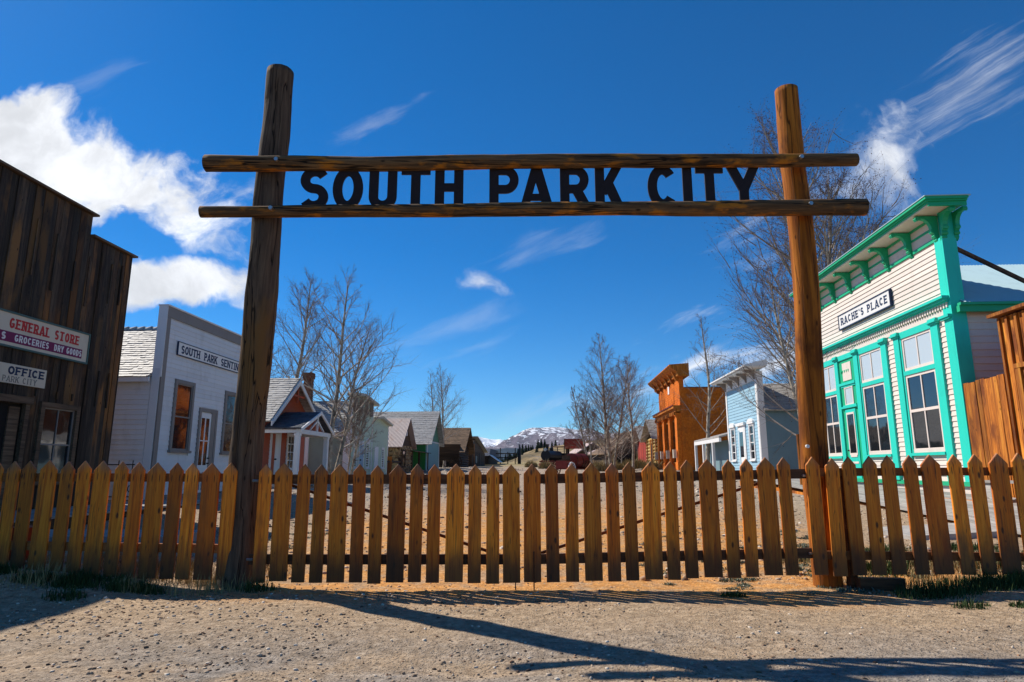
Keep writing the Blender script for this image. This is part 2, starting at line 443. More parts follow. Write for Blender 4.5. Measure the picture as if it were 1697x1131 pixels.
def vboards(F, root, m, a0, a1, ztop, zbot, wmin, wmax, openings=(), th=.03, name='board', gap=.006, jit=.012, battens=False):
    a = a0
    while a < a1 - .03:
        w = min(random.uniform(wmin, wmax), a1 - a)
        mid = a + w / 2
        for b0, b1 in cut(zbot, ztop(mid) + random.uniform(-jit, 0), [(h[2], h[3]) for h in openings if h[0] < mid < h[1]]):
            mb = MB(); t0 = th + random.uniform(-.012, .012)
            sk = random.uniform(-.008, .008)
            mb.hexa([F.P(a, 0.001, b0), F.P(a + w - gap, 0.001, b0), F.P(a + w - gap, t0, b0), F.P(a, t0 + sk, b0),
                     F.P(a, 0.001, b1), F.P(a + w - gap, 0.001, b1), F.P(a + w - gap, t0 + sk, b1), F.P(a, t0, b1)])
            mb.link(name, m, root)
        a += w
def window(F, root, a0, a1, z0, z1, mt, mp, nx=1, nz=2, trim=.1, proud=.06, sash=None, head=0, sill=True, zsplit=None, name='window', sashw=.035, pout=.014):
    """trim frame + sash bars + one pane object per light; (a0..z1) is the glazed opening"""
    fr = MB(); t = trim
    F.box(fr, a0 - t, a0, .003, proud, z0 - (0 if sill else t), z1 + t)
    F.box(fr, a1, a1 + t, .003, proud, z0 - (0 if sill else t), z1 + t)
    F.box(fr, a0, a1, .003, proud - .003, z1, z1 + t)
    if not sill: F.box(fr, a0, a1, .003, proud - .003, z0 - t, z0)
    if head: F.box(fr, a0 - t - .04, a1 + t + .04, .003, proud + .05, z1 + t + .002, z1 + t + head)
    w = fr.link(name, mt, root)
    sm = MB(); s = sashw; ms = sash or mt
    F.box(sm, a0 + .001, a0 + s, .004, .034, z0, z1); F.box(sm, a1 - s, a1 - .001, .004, .034, z0, z1)
    F.box(sm, a0 + s, a1 - s, .004, .033, z0, z0 + s * 1.3); F.box(sm, a0 + s, a1 - s, .004, .033, z1 - s, z1 - .001)
    zs = zsplit or [z0 + (z1 - z0) * k / nz for k in range(1, nz)]
    xs = [a0 + (a1 - a0) * k / nx for k in range(1, nx)]
    for zz in zs: F.box(sm, a0 + s, a1 - s, .004, .036, zz - s * .5, zz + s * .5)
    for xx in xs: F.box(sm, xx - s * .32, xx + s * .32, .005, .031, z0 + s * 1.3, z1 - s)
    sm.link('sash', ms, w)
    if sill:
        sb = MB(); F.box(sb, a0 - t - .03, a1 + t + .03, .003, proud + .04, z0 - .07, z0 - .002); sb.link('sill', mt, w)
    xx = [a0 + .002] + xs + [a1 - .002]; zz = [z0 + .002] + list(zs) + [z1 - .002]
    for i in range(len(xx) - 1):
        for j in range(len(zz) - 1):
            p = MB(); F.box(p, xx[i] + .002, xx[i + 1] - .002, .006, pout, zz[j] + .002, zz[j + 1] - .002); p.link('pane', mp, w)
    return w
def slope_shingles(root, m, o, A, La, B, Lb, pitch=.17, wid=.16, th=.02, base_th=.05, mbase=None, name='roof'):
    """o eave corner, A unit along eave, B unit up slope; base slab + real shingle courses"""
    A, B = Vector(A).normalized(), Vector(B).normalized(); N = A.cross(B)
    if N.z < 0: N = -N
    b = MB(); b.obox(o, A * La, B * Lb, -N * base_th); r = b.link(name, mbase or m, root)
    s = MB(); y = -.03; k = 0
    while y < Lb - .02:
        x = -random.random() * wid; ln = min(pitch * 1.25, Lb - y)
        while x < La:
            w = wid * random.uniform(.6, 1.5); x0, x1 = max(x, 0), min(x + w - .006, La)
            if x1 - x0 > .02:
                t = th * random.uniform(.7, 1.5); yy = y + random.uniform(-.008, .008)
                p = o + A * x0 + B * yy + N * .002
                W_ = A * (x1 - x0); Lv = B * ln
                s.hexa([p, p + W_, p + W_ + Lv, p + Lv, p + N * t, p + W_ + N * t, p + W_ + Lv + N * (t * .2), p + Lv + N * (t * .2)])
            x += w
        y += pitch; k += 1
    s.link('shingle', m, r, kind='stuff')
    return r
def slope_metal(root, m, o, A, La, B, Lb, amp=.012, wave=.09, name='roof'):
    A, B = Vector(A).normalized(), Vector(B).normalized(); N = A.cross(B)
    if N.z < 0: N = -N
    n = int(La / wave * 4); s = MB(); vs = []
    for i in range(n + 1):
        x = La * i / n; h = amp * math.sin(2 * math.pi * x / wave)
        for y in (0, Lb): vs.append(o + A * x + B * y + N * (h + .03))
    for i in range(n + 1):
        x = La * i / n; h = amp * math.sin(2 * math.pi * x / wave)
        for y in (0, Lb): vs.append(o + A * x + B * y + N * (h + .022))
    fs = []; q = 2 * (n + 1)
    for i in range(n):
        a = 2 * i; fs.append((a, a + 2, a + 3, a + 1)); fs.append((q + a, q + a + 1, q + a + 3, q + a + 2))
    s.add(vs, fs); s.obox(o, A * La, B * Lb, -N * .04)
    return s.link(name, m, root)
def gable(root, F, u0, u1, ur, ze, zr, front, depth, m, kind='shingle', pitch=.17, wid=.16, ze2=None, mbase=None, base_th=.05):
    """ridge runs away from the street; slopes start 'front' in front of the facade"""
    inw = -F.e2
    o = F.P(u0, front, ze); B = F.P(ur, front, zr) - o
    fn = slope_shingles if kind == 'shingle' else slope_metal
    kw = dict(pitch=pitch, wid=wid, mbase=mbase, base_th=base_th) if kind == 'shingle' else {}
    r1 = fn(root, m, o, inw, depth, B, B.length, **kw)
    o2 = F.P(u1, front, ze2 if ze2 is not None else ze); B2 = F.P(ur, front, zr) - o2
    if kind == 'shingle': kw['wid'] = wid * 2; kw['pitch'] = pitch * 2
    r2 = fn(root, m, o2, inw, depth, B2, B2.length, **kw)
    return r1, r2

# ------------------------------------------------------------------ lettering: stroke glyphs with optional slab serifs
def arc(cx, cy, rx, ry, a0, a1, n=10): return [(cx + rx * math.cos(R(a0 + (a1 - a0) * i / n)), cy + ry * math.sin(R(a0 + (a1 - a0) * i / n))) for i in range(n + 1)]
def glyph(ch, w, t):
    """strokes on a box of width w and height 1; returns (list of (polyline, weight), serif feet [(x, y)])"""
    h = t / 2; x0, x1, y0, y1 = h, w - h, h, 1 - h; cx = w / 2; c = 'c'
    if ch == 'I': return [([(cx, 0), (cx, 1)], 1)], [(cx, 0), (cx, 1)]
    if ch == 'L': return [([(x0, 0), (x0, 1)], 1), ([(x0, h * .8), (w, h * .8)], .8)], [(x0, 0), (x0, 1)]
    if ch == 'T': return [([(cx, 0), (cx, 1)], 1), ([(0, 1 - h * .9), (w, 1 - h * .9)], .9)], [(cx, 0)]
    if ch == 'H': return [([(x0, 0), (x0, 1)], 1), ([(x1, 0), (x1, 1)], 1), ([(x0, .51), (x1, .51)], .9)], [(x0, 0), (x0, 1), (x1, 0), (x1, 1)]
    if ch == 'E': return [([(x0, 0), (x0, 1)], 1), ([(x0, 1 - h * .9), (w, 1 - h * .9)], .9), ([(x0, .51), (w * .88, .51)], .85), ([(x0, h * .9), (w, h * .9)], .9)], [(x0, 0), (x0, 1)]
    if ch == 'F': return [([(x0, 0), (x0, 1)], 1), ([(x0, 1 - h * .9), (w, 1 - h * .9)], .9), ([(x0, .5), (w * .85, .5)], .85)], [(x0, 0), (x0, 1)]
    if ch == 'N': return [([(x0, 0), (x0, 1)], .85), ([(x1, 0), (x1, 1)], .85), ([(x0, 1 - h * .4), (x1, h * .4)], 1)], [(x0, 0), (x0, 1), (x1, 1)]
    if ch == 'K': return [([(x0, 0), (x0, 1)], 1), ([(x0 + h * .6, .36), (w - h * .9, 1)], .95), ([(x0 + (w - x0) * .36, .6), (w - h * .7, 0)], 1.05)], [(x0, 0), (x0, 1), (w - h * .7, 0), (w - h * .9, 1)]
    if ch == 'A': return [([(h * .55, 0), (cx, 1)], .9), ([(w - h * .55, 0), (cx, 1)], 1.05), ([(w * .2, .27), (w * .8, .27)], .75)], [(h * .55, 0), (w - h * .55, 0)]
    if ch == 'Y': return [([(h * .6, 1), (cx, .42)], 1), ([(w - h * .6, 1), (cx, .42)], 1), ([(cx, .47), (cx, 0)], 1)], [(h * .6, 1), (w - h * .6, 1), (cx, 0)]
    if ch == 'U': return [([(x0, 1)] + arc(cx, y0 + (x1 - x0) / 2 * 1.0, cx - x0, (x1 - x0) / 2, 180, 360, 14) + [(x1, 1)], 1)], [(x0, 1), (x1, 1)]
    if ch == 'O': return [(arc(cx, .5, cx - x0, .5 - h, 90, 450, 28), 1)], []
    if ch == 'C': return [(arc(cx, .5, cx - x0, .5 - h, 42, 318, 22), 1)], []
    if ch == 'G': return [(arc(cx, .5, cx - x0, .5 - h, 45, 330, 22) + [(x1, .2)], 1), ([(x1, .12), (x1, .48)], 1), ([(cx, .44), (w, .44)], .8)], []
    if ch == 'S':
        ry = (.5 - h) / 2
        return [(arc(cx, .5 + ry, cx - x0, ry, 28, 270, 16) + arc(cx, .5 - ry, cx - x0, ry, 90, -152, 16)[1:], 1)], []
    if ch == 'D': return [([(x0, 0), (x0, 1)], 1), ([(x0, y1), (cx * .9, y1)] + arc(cx * .9, .5, x1 - cx * .9, .5 - h, 90, -90, 14) + [(x0, y0)], .95)], [(x0, 0), (x0, 1)]
    if ch in 'PR':
        r = (y1 - .46) / 2; xm = w * .55
        st = [([(x0, 0), (x0, 1)], 1), ([(x0, y1), (xm, y1)] + arc(xm, y1 - r, x1 - xm, r, 90, -90, 12) + [(x0, .46)], .95)]
        if ch == 'R': st.append(([(xm * .95, .5), (w - h * .55, 0)], 1.05)); return st, [(x0, 0), (x0, 1), (w - h * .6, 0)]
        return st, [(x0, 0), (x0, 1)]
    if ch == "'": return [([(cx, 1), (cx, .72)], .9)], []
    return [], []
def ribbon(poly, t):
    P_ = [Vector((x, y)) for x, y in poly]; P_ = [p for i, p in enumerate(P_) if i == 0 or (p - P_[i - 1]).length > 1e-4]; n = len(P_); L, Rr = [], []
    closed = (P_[0] - P_[-1]).length < 1e-4
    for i in range(n):
        a = P_[i - 1] if i else (P_[-2] if closed else None); b = P_[i + 1] if i < n - 1 else (P_[1] if closed else None)
        d1 = (P_[i] - a).normalized() if a is not None else None; d2 = (b - P_[i]).normalized() if b is not None else None
        d = ((d1 or d2) + (d2 or d1)).normalized(); nrm = Vector((-d.y, d.x))
        base = d1 or d2; k = 1 / max(.4, nrm.dot(Vector((-base.y, base.x))))
        L.append(P_[i] + nrm * t / 2 * k); Rr.append(P_[i] - nrm * t / 2 * k)
    return L, Rr
def letter(mb, F, ch, a0, a1, z0, z1, o0, o1, t=.2, serif=0, step=.0006):
    """draw one glyph between a0 and a1 (a1<a0 allowed) on frame F"""
    H = z1 - z0; sg = 1 if a1 > a0 else -1; w = abs(a1 - a0) / H
    st, feet = glyph(ch, w, t); k = 0
    def q(x, y, o): return F.P(a0 + sg * x * H, o, z0 + y * H)
    for poly, wt in st:
        L, Rr = ribbon(poly, t * wt); ob = o1 + k * step; k += 1
        for i in range(len(L) - 1):
            mb.hexa([q(L[i].x, L[i].y, o0), q(L[i + 1].x, L[i + 1].y, o0), q(Rr[i + 1].x, Rr[i + 1].y, o0), q(Rr[i].x, Rr[i].y, o0),
                     q(L[i].x, L[i].y, ob), q(L[i + 1].x, L[i + 1].y, ob), q(Rr[i + 1].x, Rr[i + 1].y, ob), q(Rr[i].x, Rr[i].y, ob)])
    if serif:
        for x, y in feet:
            ya, yb = (0, serif) if y < .5 else (1 - serif, 1); ob = o1 + k * step; k += 1
            xa, xb = x - t * .95, x + t * .95
            mb.hexa([q(xa, ya, o0), q(xb, ya, o0), q(xb, yb, o0), q(xa, yb, o0), q(xa, ya, ob), q(xb, ya, ob), q(xb, yb, ob), q(xa, yb, ob)])
WID = {'I': .36, "'": .25, ' ': .5, 'L': .72, 'E': .72, 'F': .7, 'T': .78, 'S': .7, 'P': .74, 'A': .86, 'K': .84, 'N': .84}
def text(root, m, F, s, a0, a1, z0, z1, o, t=.2, serif=0, name='lettering', sp=.2, depth=.003):
    tot = sum(WID.get(c, .8) for c in s) + sp * (len(s) - 1); k = (a1 - a0) / tot; a = a0; mb = MB()
    for c in s:
        w = WID.get(c, .8) * k
        if c != ' ': letter(mb, F, c, a, a + w, z0, z1, o - .002, o + depth, t, serif, .0002)
        a += w + sp * k
    return mb.link(name, m, root)

# ------------------------------------------------------------------ ground
def vnoise(x, y, s, seed):
    g = np.random.RandomState(seed).rand(256, 256); x = x / s + 1000.3; y = y / s + 1000.7
    xi = np.floor(x).astype(int); yi = np.floor(y).astype(int); fx = x - xi; fy = y - yi
    fx = fx * fx * (3 - 2 * fx); fy = fy * fy * (3 - 2 * fy)
    a = g[xi % 256, yi % 256]; b = g[(xi + 1) % 256, yi % 256]; c = g[xi % 256, (yi + 1) % 256]; d = g[(xi + 1) % 256, (yi + 1) % 256]
    return (a * (1 - fx) + b * fx) * (1 - fy) + (c * (1 - fx) + d * fx) * fy - .5
def sstep(a, b, x):
    t = np.clip((x - a) / (b - a), 0, 1); return t * t * (3 - 2 * t)
def hgt(x, y):
    x = np.asarray(x, float); y = np.asarray(y, float)
    h = .018 * np.clip(y - 7, 0, 143)
    d = x - SS * y                                    # across the street
    h = h + .28 * sstep(5.5, 9, d) * sstep(8, 16, y) * (1 - sstep(60, 90, y)) + .2 * sstep(-6, -9, d) * sstep(8, 16, y) * (1 - sstep(60, 90, y))
    h = h + .16 * sstep(-2.9, -5.0, x) * sstep(5.6, 6.8, y) * sstep(9.5, 7.4, y) + .10 * sstep(3.6, 5.0, x) * sstep(5.4, 6.4, y) * sstep(9, 7, y)
    near = sstep(60, 20, np.hypot(x, y))
    h = h + near * (vnoise(x, y, 1.7, 1) * .05 + vnoise(x, y, .5, 2) * .018 + vnoise(x, y, .16, 3) * .012)
    h = h - .03 * near * np.exp(-((y - 4.6 + vnoise(x, x * 0, 2.5, 5) * .8) / .35) ** 2)
    return h
def axis(lo, hi, fine0, fine1, step, g=1.12):
    a = list(np.arange(fine0, fine1, step)); s = step; p = fine1
    while p < hi: a.append(p); s *= g; p += s
    s = step * g; p = fine0 - s; b = []
    while p > lo: b.append(p); s *= g; p -= s
    return np.array(b[::-1] + a)
gxs = axis(-14000, 14000, -6.5, 6.5, .05, 1.11); gys = axis(-3000, 16000, 2.6, 9, .045, 1.09)
GX, GY = np.meshgrid(gxs, gys); GZ = hgt(GX, GY)
nx, ny = len(gxs), len(gys)
me = bpy.data.meshes.new('ground'); co = np.stack([GX, GY, GZ], -1).reshape(-1, 3)
idx = np.arange(nx * ny).reshape(ny, nx)
q = np.stack([idx[:-1, :-1], idx[:-1, 1:], idx[1:, 1:], idx[1:, :-1]], -1).reshape(-1, 4)
def fast_mesh(me, co, q):
    k = q.shape[1]
    me.vertices.add(len(co)); me.vertices.foreach_set('co', co.astype('f').ravel())
    me.loops.add(q.size); me.loops.foreach_set('vertex_index', q.ravel().astype('i'))
    me.polygons.add(len(q)); me.polygons.foreach_set('loop_start', np.arange(0, q.size, k).astype('i'))
    me.update(calc_edges=True); me.validate()
fast_mesh(me, co, q)
me.polygons.foreach_set('use_smooth', [True] * len(me.polygons))
ground = bpy.data.objects.new('ground', me); C.objects.link(ground); ground['kind'] = 'structure'
def ground_mat():
    m, t, b = newmat('gravel_ground', .92, .15)
    p = t.node('ShaderNodeNewGeometry').outputs['Position']; x, y, z = t.sep(p)
    flat = t.comb(x, y, 0)
    nA = t.noise(flat, .55, 5, .6, .5); nB = t.noise(flat, 2.3, 6, .65, .3); nC = t.noise(flat, 14, 5, .7); nD = t.noise(flat, 70, 3, .7)
    tan = t.ramp(nC, [(.3, (.24, .165, .10)), (.5, (.42, .30, .19)), (.7, (.56, .43, .29))])
    grey = t.ramp(nC, [(.3, (.14, .125, .108)), (.5, (.25, .225, .2)), (.7, (.38, .345, .31))])
    orange = t.ramp(nC, [(.3, (.42, .18, .04)), (.5, (.66, .31, .085)), (.7, (.78, .45, .17))])
    # road in front: grey crown fading to tan verge; packed orange earth at and beyond the gate
    wob = t.math('MULTIPLY', t.math('SUBTRACT', nA, .5), 3.2)
    road = t.mapr(t.math('ADD', y, wob), 4.0, 5.8, 1, 0)
    c = t.mix(t.math('MULTIPLY', road, t.mapr(nA, .4, .6, .1, .95)), tan, grey)
    yw = t.math('ADD', y, t.math('MULTIPLY', wob, .35))
    xa = t.math('ABSOLUTE', t.math('SUBTRACT', x, .9))
    og = t.math('MULTIPLY', t.math('MULTIPLY', t.mapr(yw, 5.7, 6.6), t.mapr(yw, 14, 26, 1, .4)), t.mapr(t.math('ADD', xa, wob), 2.9, 5.0, 1, 0))
    c = t.mix(t.math('MULTIPLY', og, t.mapr(nB, .36, .56, .25, .95)), c, orange)
    far = t.mapr(yw, 12, 22)
    pale = t.mix(t.mapr(nB, .42, .62), (.42, .36, .29), (.24, .245, .25))
    c = t.mix(t.math('MULTIPLY', far, .6), c, pale)
    # dry grassland beyond the town
    gr = t.ramp(t.noise(flat, .05, 6, .6), [(.35, (.22, .17, .08)), (.6, (.36, .28, .13))])
    c = t.mix(t.mapr(y, 60, 110), c, gr)
    c = t.mix(t.mapr(t.math('ABSOLUTE', x), 14, 22), c, gr)
    # loose grit: many tiny stones of their own colours
    vn = t.node('ShaderNodeTexVoronoi'); vn.inputs['Scale'].default_value = 55; t.l.new(flat, vn.inputs['Vector'])
    cell = t.sep(vn.outputs['Color']); sd = t.mapr(vn.outputs['Distance'], .18, .42, 1, 0)
    grit = t.mix(cell[0], (.11, .09, .08), (.55, .5, .45))
    c = t.mix(t.math('MULTIPLY', t.math('MULTIPLY', sd, t.mapr(cell[1], .45, .85)), .55), c, grit)
    mott = t.noise(flat, 5.5, 6, .75, .6); c = t.mix(1, c, t.comb(*[t.mapr(mott, .3, .7, .68, 1.16, False)] * 3), 'MULTIPLY')
    t.l.new(c, b.inputs['Base Color'])
    v3 = t.vor(flat, 26); h = t.math('ADD', t.math('MULTIPLY', nC, .7), t.math('ADD', t.math('MULTIPLY', nD, .35), t.math('ADD', t.math('MULTIPLY', sd, .45), t.math('MULTIPLY', t.mapr(v3, .1, .5, 1, 0), t.math('MULTIPLY', cell[2], .6)))))
    bump(t, b, h, .02, .9)
    return m
me.materials.append(ground_mat())
def gz(x, y): return float(hgt(x, y))
# ------------------------------------------------------------------ log gateway
def logmesh(p0, p1, r0, r1, seed, k=28, n=64, lump=.05, fine=.03, rtop=.012, bend=0.02):
    p0, p1 = Vector(p0), Vector(p1); d = (p1 - p0); Ln = d.length; d.normalize(); u = d.orthogonal().normalized(); w = d.cross(u)
    mb = MB(); mb.smooth = True; vs = []
    ts = [0, 0] + [i / n for i in range(n + 1)] + [1, 1]
    for i, t in enumerate(ts):
        r = r0 + (r1 - r0) * t; c = p0 + d * Ln * t
        c += (u * mn.noise(Vector((t * 2.3, seed, 0))) + w * mn.noise(Vector((t * 2.3, seed, 5)))) * bend * min(1, 4 * t, 4 * (1 - t)) * 4
        if i == 0 or i == len(ts) - 1: r = .001
        elif i == 1 or i == len(ts) - 2: r *= .93
        for j in range(k):
            a = 2 * math.pi * j / k; cx, cy = math.cos(a), math.sin(a)
            q_ = Vector((cx * 1.1, cy * 1.1, t * Ln * 1.3 + seed * 7.1)); q2 = Vector((cx * 3.5, cy * 3.5, t * Ln * 1.6 + seed * 3.3)); q3 = Vector((cx * 2, cy * 2, t * Ln * 7 + seed))
            rr = r * (1 + lump * mn.noise(q_) * 1.6 + fine * mn.noise(q2) + fine * .7 * mn.noise(q3))
            vs.append(c + (u * cx + w * cy) * rr)
    m_ = len(ts); fs = [(i * k + j, i * k + (j + 1) % k, (i + 1) * k + (j + 1) % k, (i + 1) * k + j) for i in range(m_ - 1) for j in range(k)]
    mb.add(vs, fs); return mb
GX0, GY0 = .2, 6.9
gate = thing('log_gateway', 'tall log entrance gateway carrying big dark letters between two crossbars over the road', 'gateway', (GX0, GY0, 0))
def gl(x, y, z): return (x - GX0, y - GY0, z)
o = logmesh(gl(-2.79, 6.9, -.3), gl(-2.72, 6.9, 5.74), .172, .146, 3, lump=.09, fine=.05, n=90).link('post', M_POSTL, gate); o['label'] = 'grey-brown weathered gateway post on the left'
o = logmesh(gl(3.19, 6.9, -.3), gl(3.21, 6.9, 5.5),   .141, .128, 8, lump=.03, fine=.02, n=90).link('post', M_POSTR, gate); o['label'] = 'orange-brown varnished gateway post on the right'
logmesh(gl(-3.36, 6.62, 4.435), gl(3.78, 6.62, 4.475), .088, .069, 12, lump=.06, fine=.05, n=110, bend=.012).link('crossbar', M_LOG, gate)
logmesh(gl(-3.36, 6.62, 3.87), gl(3.82, 6.62, 3.925), .062, .088, 17, lump=.06, fine=.05, n=110, bend=.012).link('crossbar', M_LOG, gate)
FG = Fr(gl(0, 6.675, 0), X3, -Y3, 0)
lx = dict(zip(range(13), [('S', 498, 545), ('O', 552, 602), ('U', 612, 658), ('T', 665, 713), ('H', 721, 768), ('P', 811, 860), ('A', 864, 913), ('R', 928, 976), ('K', 986, 1031), ('C', 1073, 1123), ('I', 1131, 1147), ('T', 1153, 1199), ('Y', 1207, 1257)]))
for i in range(13):
    ch, a, b_ = lx[i]; xa, _ = atY(a, 312, 6.67); xb, _ = atY(b_, 312, 6.67); zz = .0055 * (xa + 3)
    mb = MB(); letter(mb, FG, ch, xa, xb, 3.905 + zz, 4.405 + zz, 0, .022, .205, 0, .0012)
    mb.link('letter', M_LET, gate)
for px, z in ((455, 4.44), (452, 3.88), (1332, 4.47), (1340, 3.93)):
    x, _ = atY(px, 300, 6.53); b = MB(); b.tube([gl(x, 6.56, z), gl(x, 6.515, z)], .022, 8); b.link('bolt', M_STEEL, gate)
x, z = atY(1339, 740, 6.745); b = MB(); b.tube([gl(x, 6.77, z), gl(x, 6.745, z)], .018, 14); b.link('round_marker', M_SIGNW, gate)

# ------------------------------------------------------------------ picket fences and gate leaves
def picket_mesh(w, h, t=.022):
    mb = MB(); k = w / 2; p = min(.1, w * .62); c = .004
    pts = [(-k, 0), (k, 0), (k, h - p), (0, h), (-k, h - p)]
    inn = [(-k + c, c), (k - c, c), (k - c, h - p - c * .2), (0, h - c * 1.6), (-k + c, h - p - c * .2)]
    vs = [(x, 0, z) for x, z in pts] + [(x, -t + c, z) for x, z in pts] + [(x, -t, z) for x, z in inn]
    fs = [(0, 1, 2, 3, 4), (14, 13, 12, 11, 10)]
    for a in (0, 5):
        for i in range(5):
            j = (i + 1) % 5; fs.append((a + i, a + i + 5, a + j + 5, a + j))
    mb.add(vs, [q_[::-1] for q_ in fs]) ; return mb
PM = {}
def picket(root, x, y, tip, w, h, rz=0):
    key = (round(w, 3), round(h, 2))
    if key not in PM:
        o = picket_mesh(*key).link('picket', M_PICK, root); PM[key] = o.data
    else:
        o = bpy.data.objects.new('picket', PM[key]); C.objects.link(o); o.parent = root
    o.location = (x, y, tip - h); o.rotation_euler = (R(random.uniform(-.5, .5)), R(random.uniform(-.45, .45)), R(random.uniform(-1.5, 1.5)))
def fence(name, label, cat, items, yline, wide, rails, xr, group=None):
    """items: (px, tip py); yline(X)->Y world; rails (z0, z1 at both ends)"""
    xs = []
    for px, ty in items:
        a, b_ = ray(px, 860); Y = yline(0)
        for _ in range(6): Y = yline(a * Y)
        _, zt = atY(px, ty, Y); xs.append((a * Y, Y, zt, wide.get(px, .137 if px > 1340 or px < 400 else .128)))
    x0, x1 = xr; cx, cy = (x0 + x1) / 2, yline((x0 + x1) / 2)
    t = thing(name, label, cat, (cx, cy, 0), 0, group)
    for X, Y, zt, w in xs: picket(t, X - cx, Y - cy, zt, w, 1.14)
    for z0, z1, hh, m in rails:
        mb = MB(); d = Vector((x1 - x0, yline(x1) - yline(x0), z1 - z0))
        mb.obox((x0 - cx, yline(x0) - cy + .006, z0 - hh / 2), d, Vector((0, .038, 0)), Vector((0, 0, hh))); mb.link('rail', m, t)
    return t, cx, cy
WD = .172
leftP = [(-245, 762), (-212, 762), (-180, 762), (-148, 762), (-112, 762), (-80, 763), (-48, 763), (-18, 764), (13, 764.6), (40, 764), (72, 763), (104, 765), (132, 764), (162, 764), (194, 765), (222, 766), (254, 766.7), (286, 767), (312, 767.5), (344.5, 767.5), (377.5, 767)]
fl, lcx, lcy = fence('picket_fence', 'yellow-brown picket fence running left from the weathered gateway post', 'fence', [(p - (860 - 765) * .0, t_) for p, t_ in leftP],
      lambda X: 6.74 + .075 * (-2.4 - X), {72: .17, 162: .17, 254: .18, 344.5: .178, -48: .17, -148: .17}, [(1.06, 1.06, .085, M_RAIL2), (.395, .36, .085, M_RAIL2)], (-8.4, -2.9))
rightP = [(1352.6, 757.4), (1384, 759), (1415, 757), (1447.7, 756), (1480.7, 755), (1517.7, 754.5), (1553, 753.7), (1593, 753.5), (1627, 753), (1664, 751.7), (1700, 751), (1737, 750), (1775, 749), (1815, 748), (1856, 747), (1897, 746)]
fr_, rcx, rcy = fence('picket_fence', 'yellow-brown picket fence running right from the varnished gateway post', 'fence', rightP,
      lambda X: 6.70 - .09 * (X - 3.0), {1553: .19, 1664: .185, 1815: .18}, [(1.115, 1.135, .08, M_RAIL2), (.31, .32, .08, M_RAIL2)], (3.02, 7.6))
pm = MB(); pm.obox((3.33 - rcx, 6.72 - rcy, -.2), Vector((.075, 0, 0)), Vector((0, .09, 0)), Vector((0, 0, 1.32))); pm.link('fence_post', M_RAIL, fr_)
pm = MB(); pm.obox((3.36 - rcx, 6.6 - rcy, .0), Vector((.42, -.03, 0)), Vector((0, .09, 0)), Vector((0, 0, .11))); pm.link('base_board', M_RAIL, fr_)
gL = [(436, 769.5), (467.6, 767), (500, 769), (529, 769.5), (561, 769), (594, 769), (624, 771), (657.6, 769), (689.6, 768.6), (719, 769.5), (753.6, 768.5), (787, 770), (817, 771), (848, 769.5)]
gR = [(882, 768.5), (915.6, 768.5), (947, 768), (982, 766.5), (1015.6, 767.5), (1045, 766), (1079.7, 764.5), (1112.7, 765), (1142, 762.5), (1177, 761), (1210.4, 762), (1240, 760.5), (1275, 758), (1305.5, 758)]
YG = lambda X: 6.70
tl_, lx0, ly0 = fence('gate_leaf', 'left half of the picket gate, hinged on the weathered grey-brown post', 'gate', gL, YG, {467.6: WD, 561: WD, 657.6: WD, 753.6: .178, 848: .17}, [(1.045, 1.045, .095, M_RAIL), (.27, .27, .095, M_RAIL)], (-2.60, -.02), 'picket gate leaves across the road')
tr_, rx0, ry0 = fence('gate_leaf', 'right half of the picket gate, hinged on the orange-brown varnished post', 'gate', gR, YG, {882: .17, 982: WD, 1079.7: .178, 1177: .178, 1275: .178}, [(1.045, 1.1, .095, M_RAIL), (.27, .33, .095, M_RAIL)], (.12, 2.98), 'picket gate leaves across the road')
def bar(root, name, m, p, q_, r=.012, k=6):
    b = MB(); b.tube([p, q_], r, k); return b.link(name, m, root)
bar(tl_, 'brace', M_RAIL, (-2.45 - lx0, .09, 1.05), (-.12 - lx0, .09, .30), .019, 4)
bar(tr_, 'brace', M_RAIL, (2.9 - rx0, .09, 1.12), (.25 - rx0, .09, .31), .019, 4)
bar(tl_, 'drop_rod', M_RUST, (.035 - lx0, -.005, .35), (.035 - lx0, -.02, -.03), .006)
bar(tr_, 'drop_rod', M_RUST, (.215 - rx0, -.03, .35), (.215 - rx0, -.03, -.03), .006)
for z in (1.03, .27): bar(tl_, 'hinge', M_STEEL, (-2.62 - lx0, .02, z), (-2.55 - lx0, -.01, z), .013)
for z in (1.08, .33): bar(tr_, 'hinge', M_STEEL, (2.93 - rx0, -.005, z), (3.05 - rx0, .02, z), .013)
bar(tr_, 'white_pipe', M_SIGNW, (2.80 - rx0, .08, 1.05), (2.80 - rx0, .08, .33), .012)

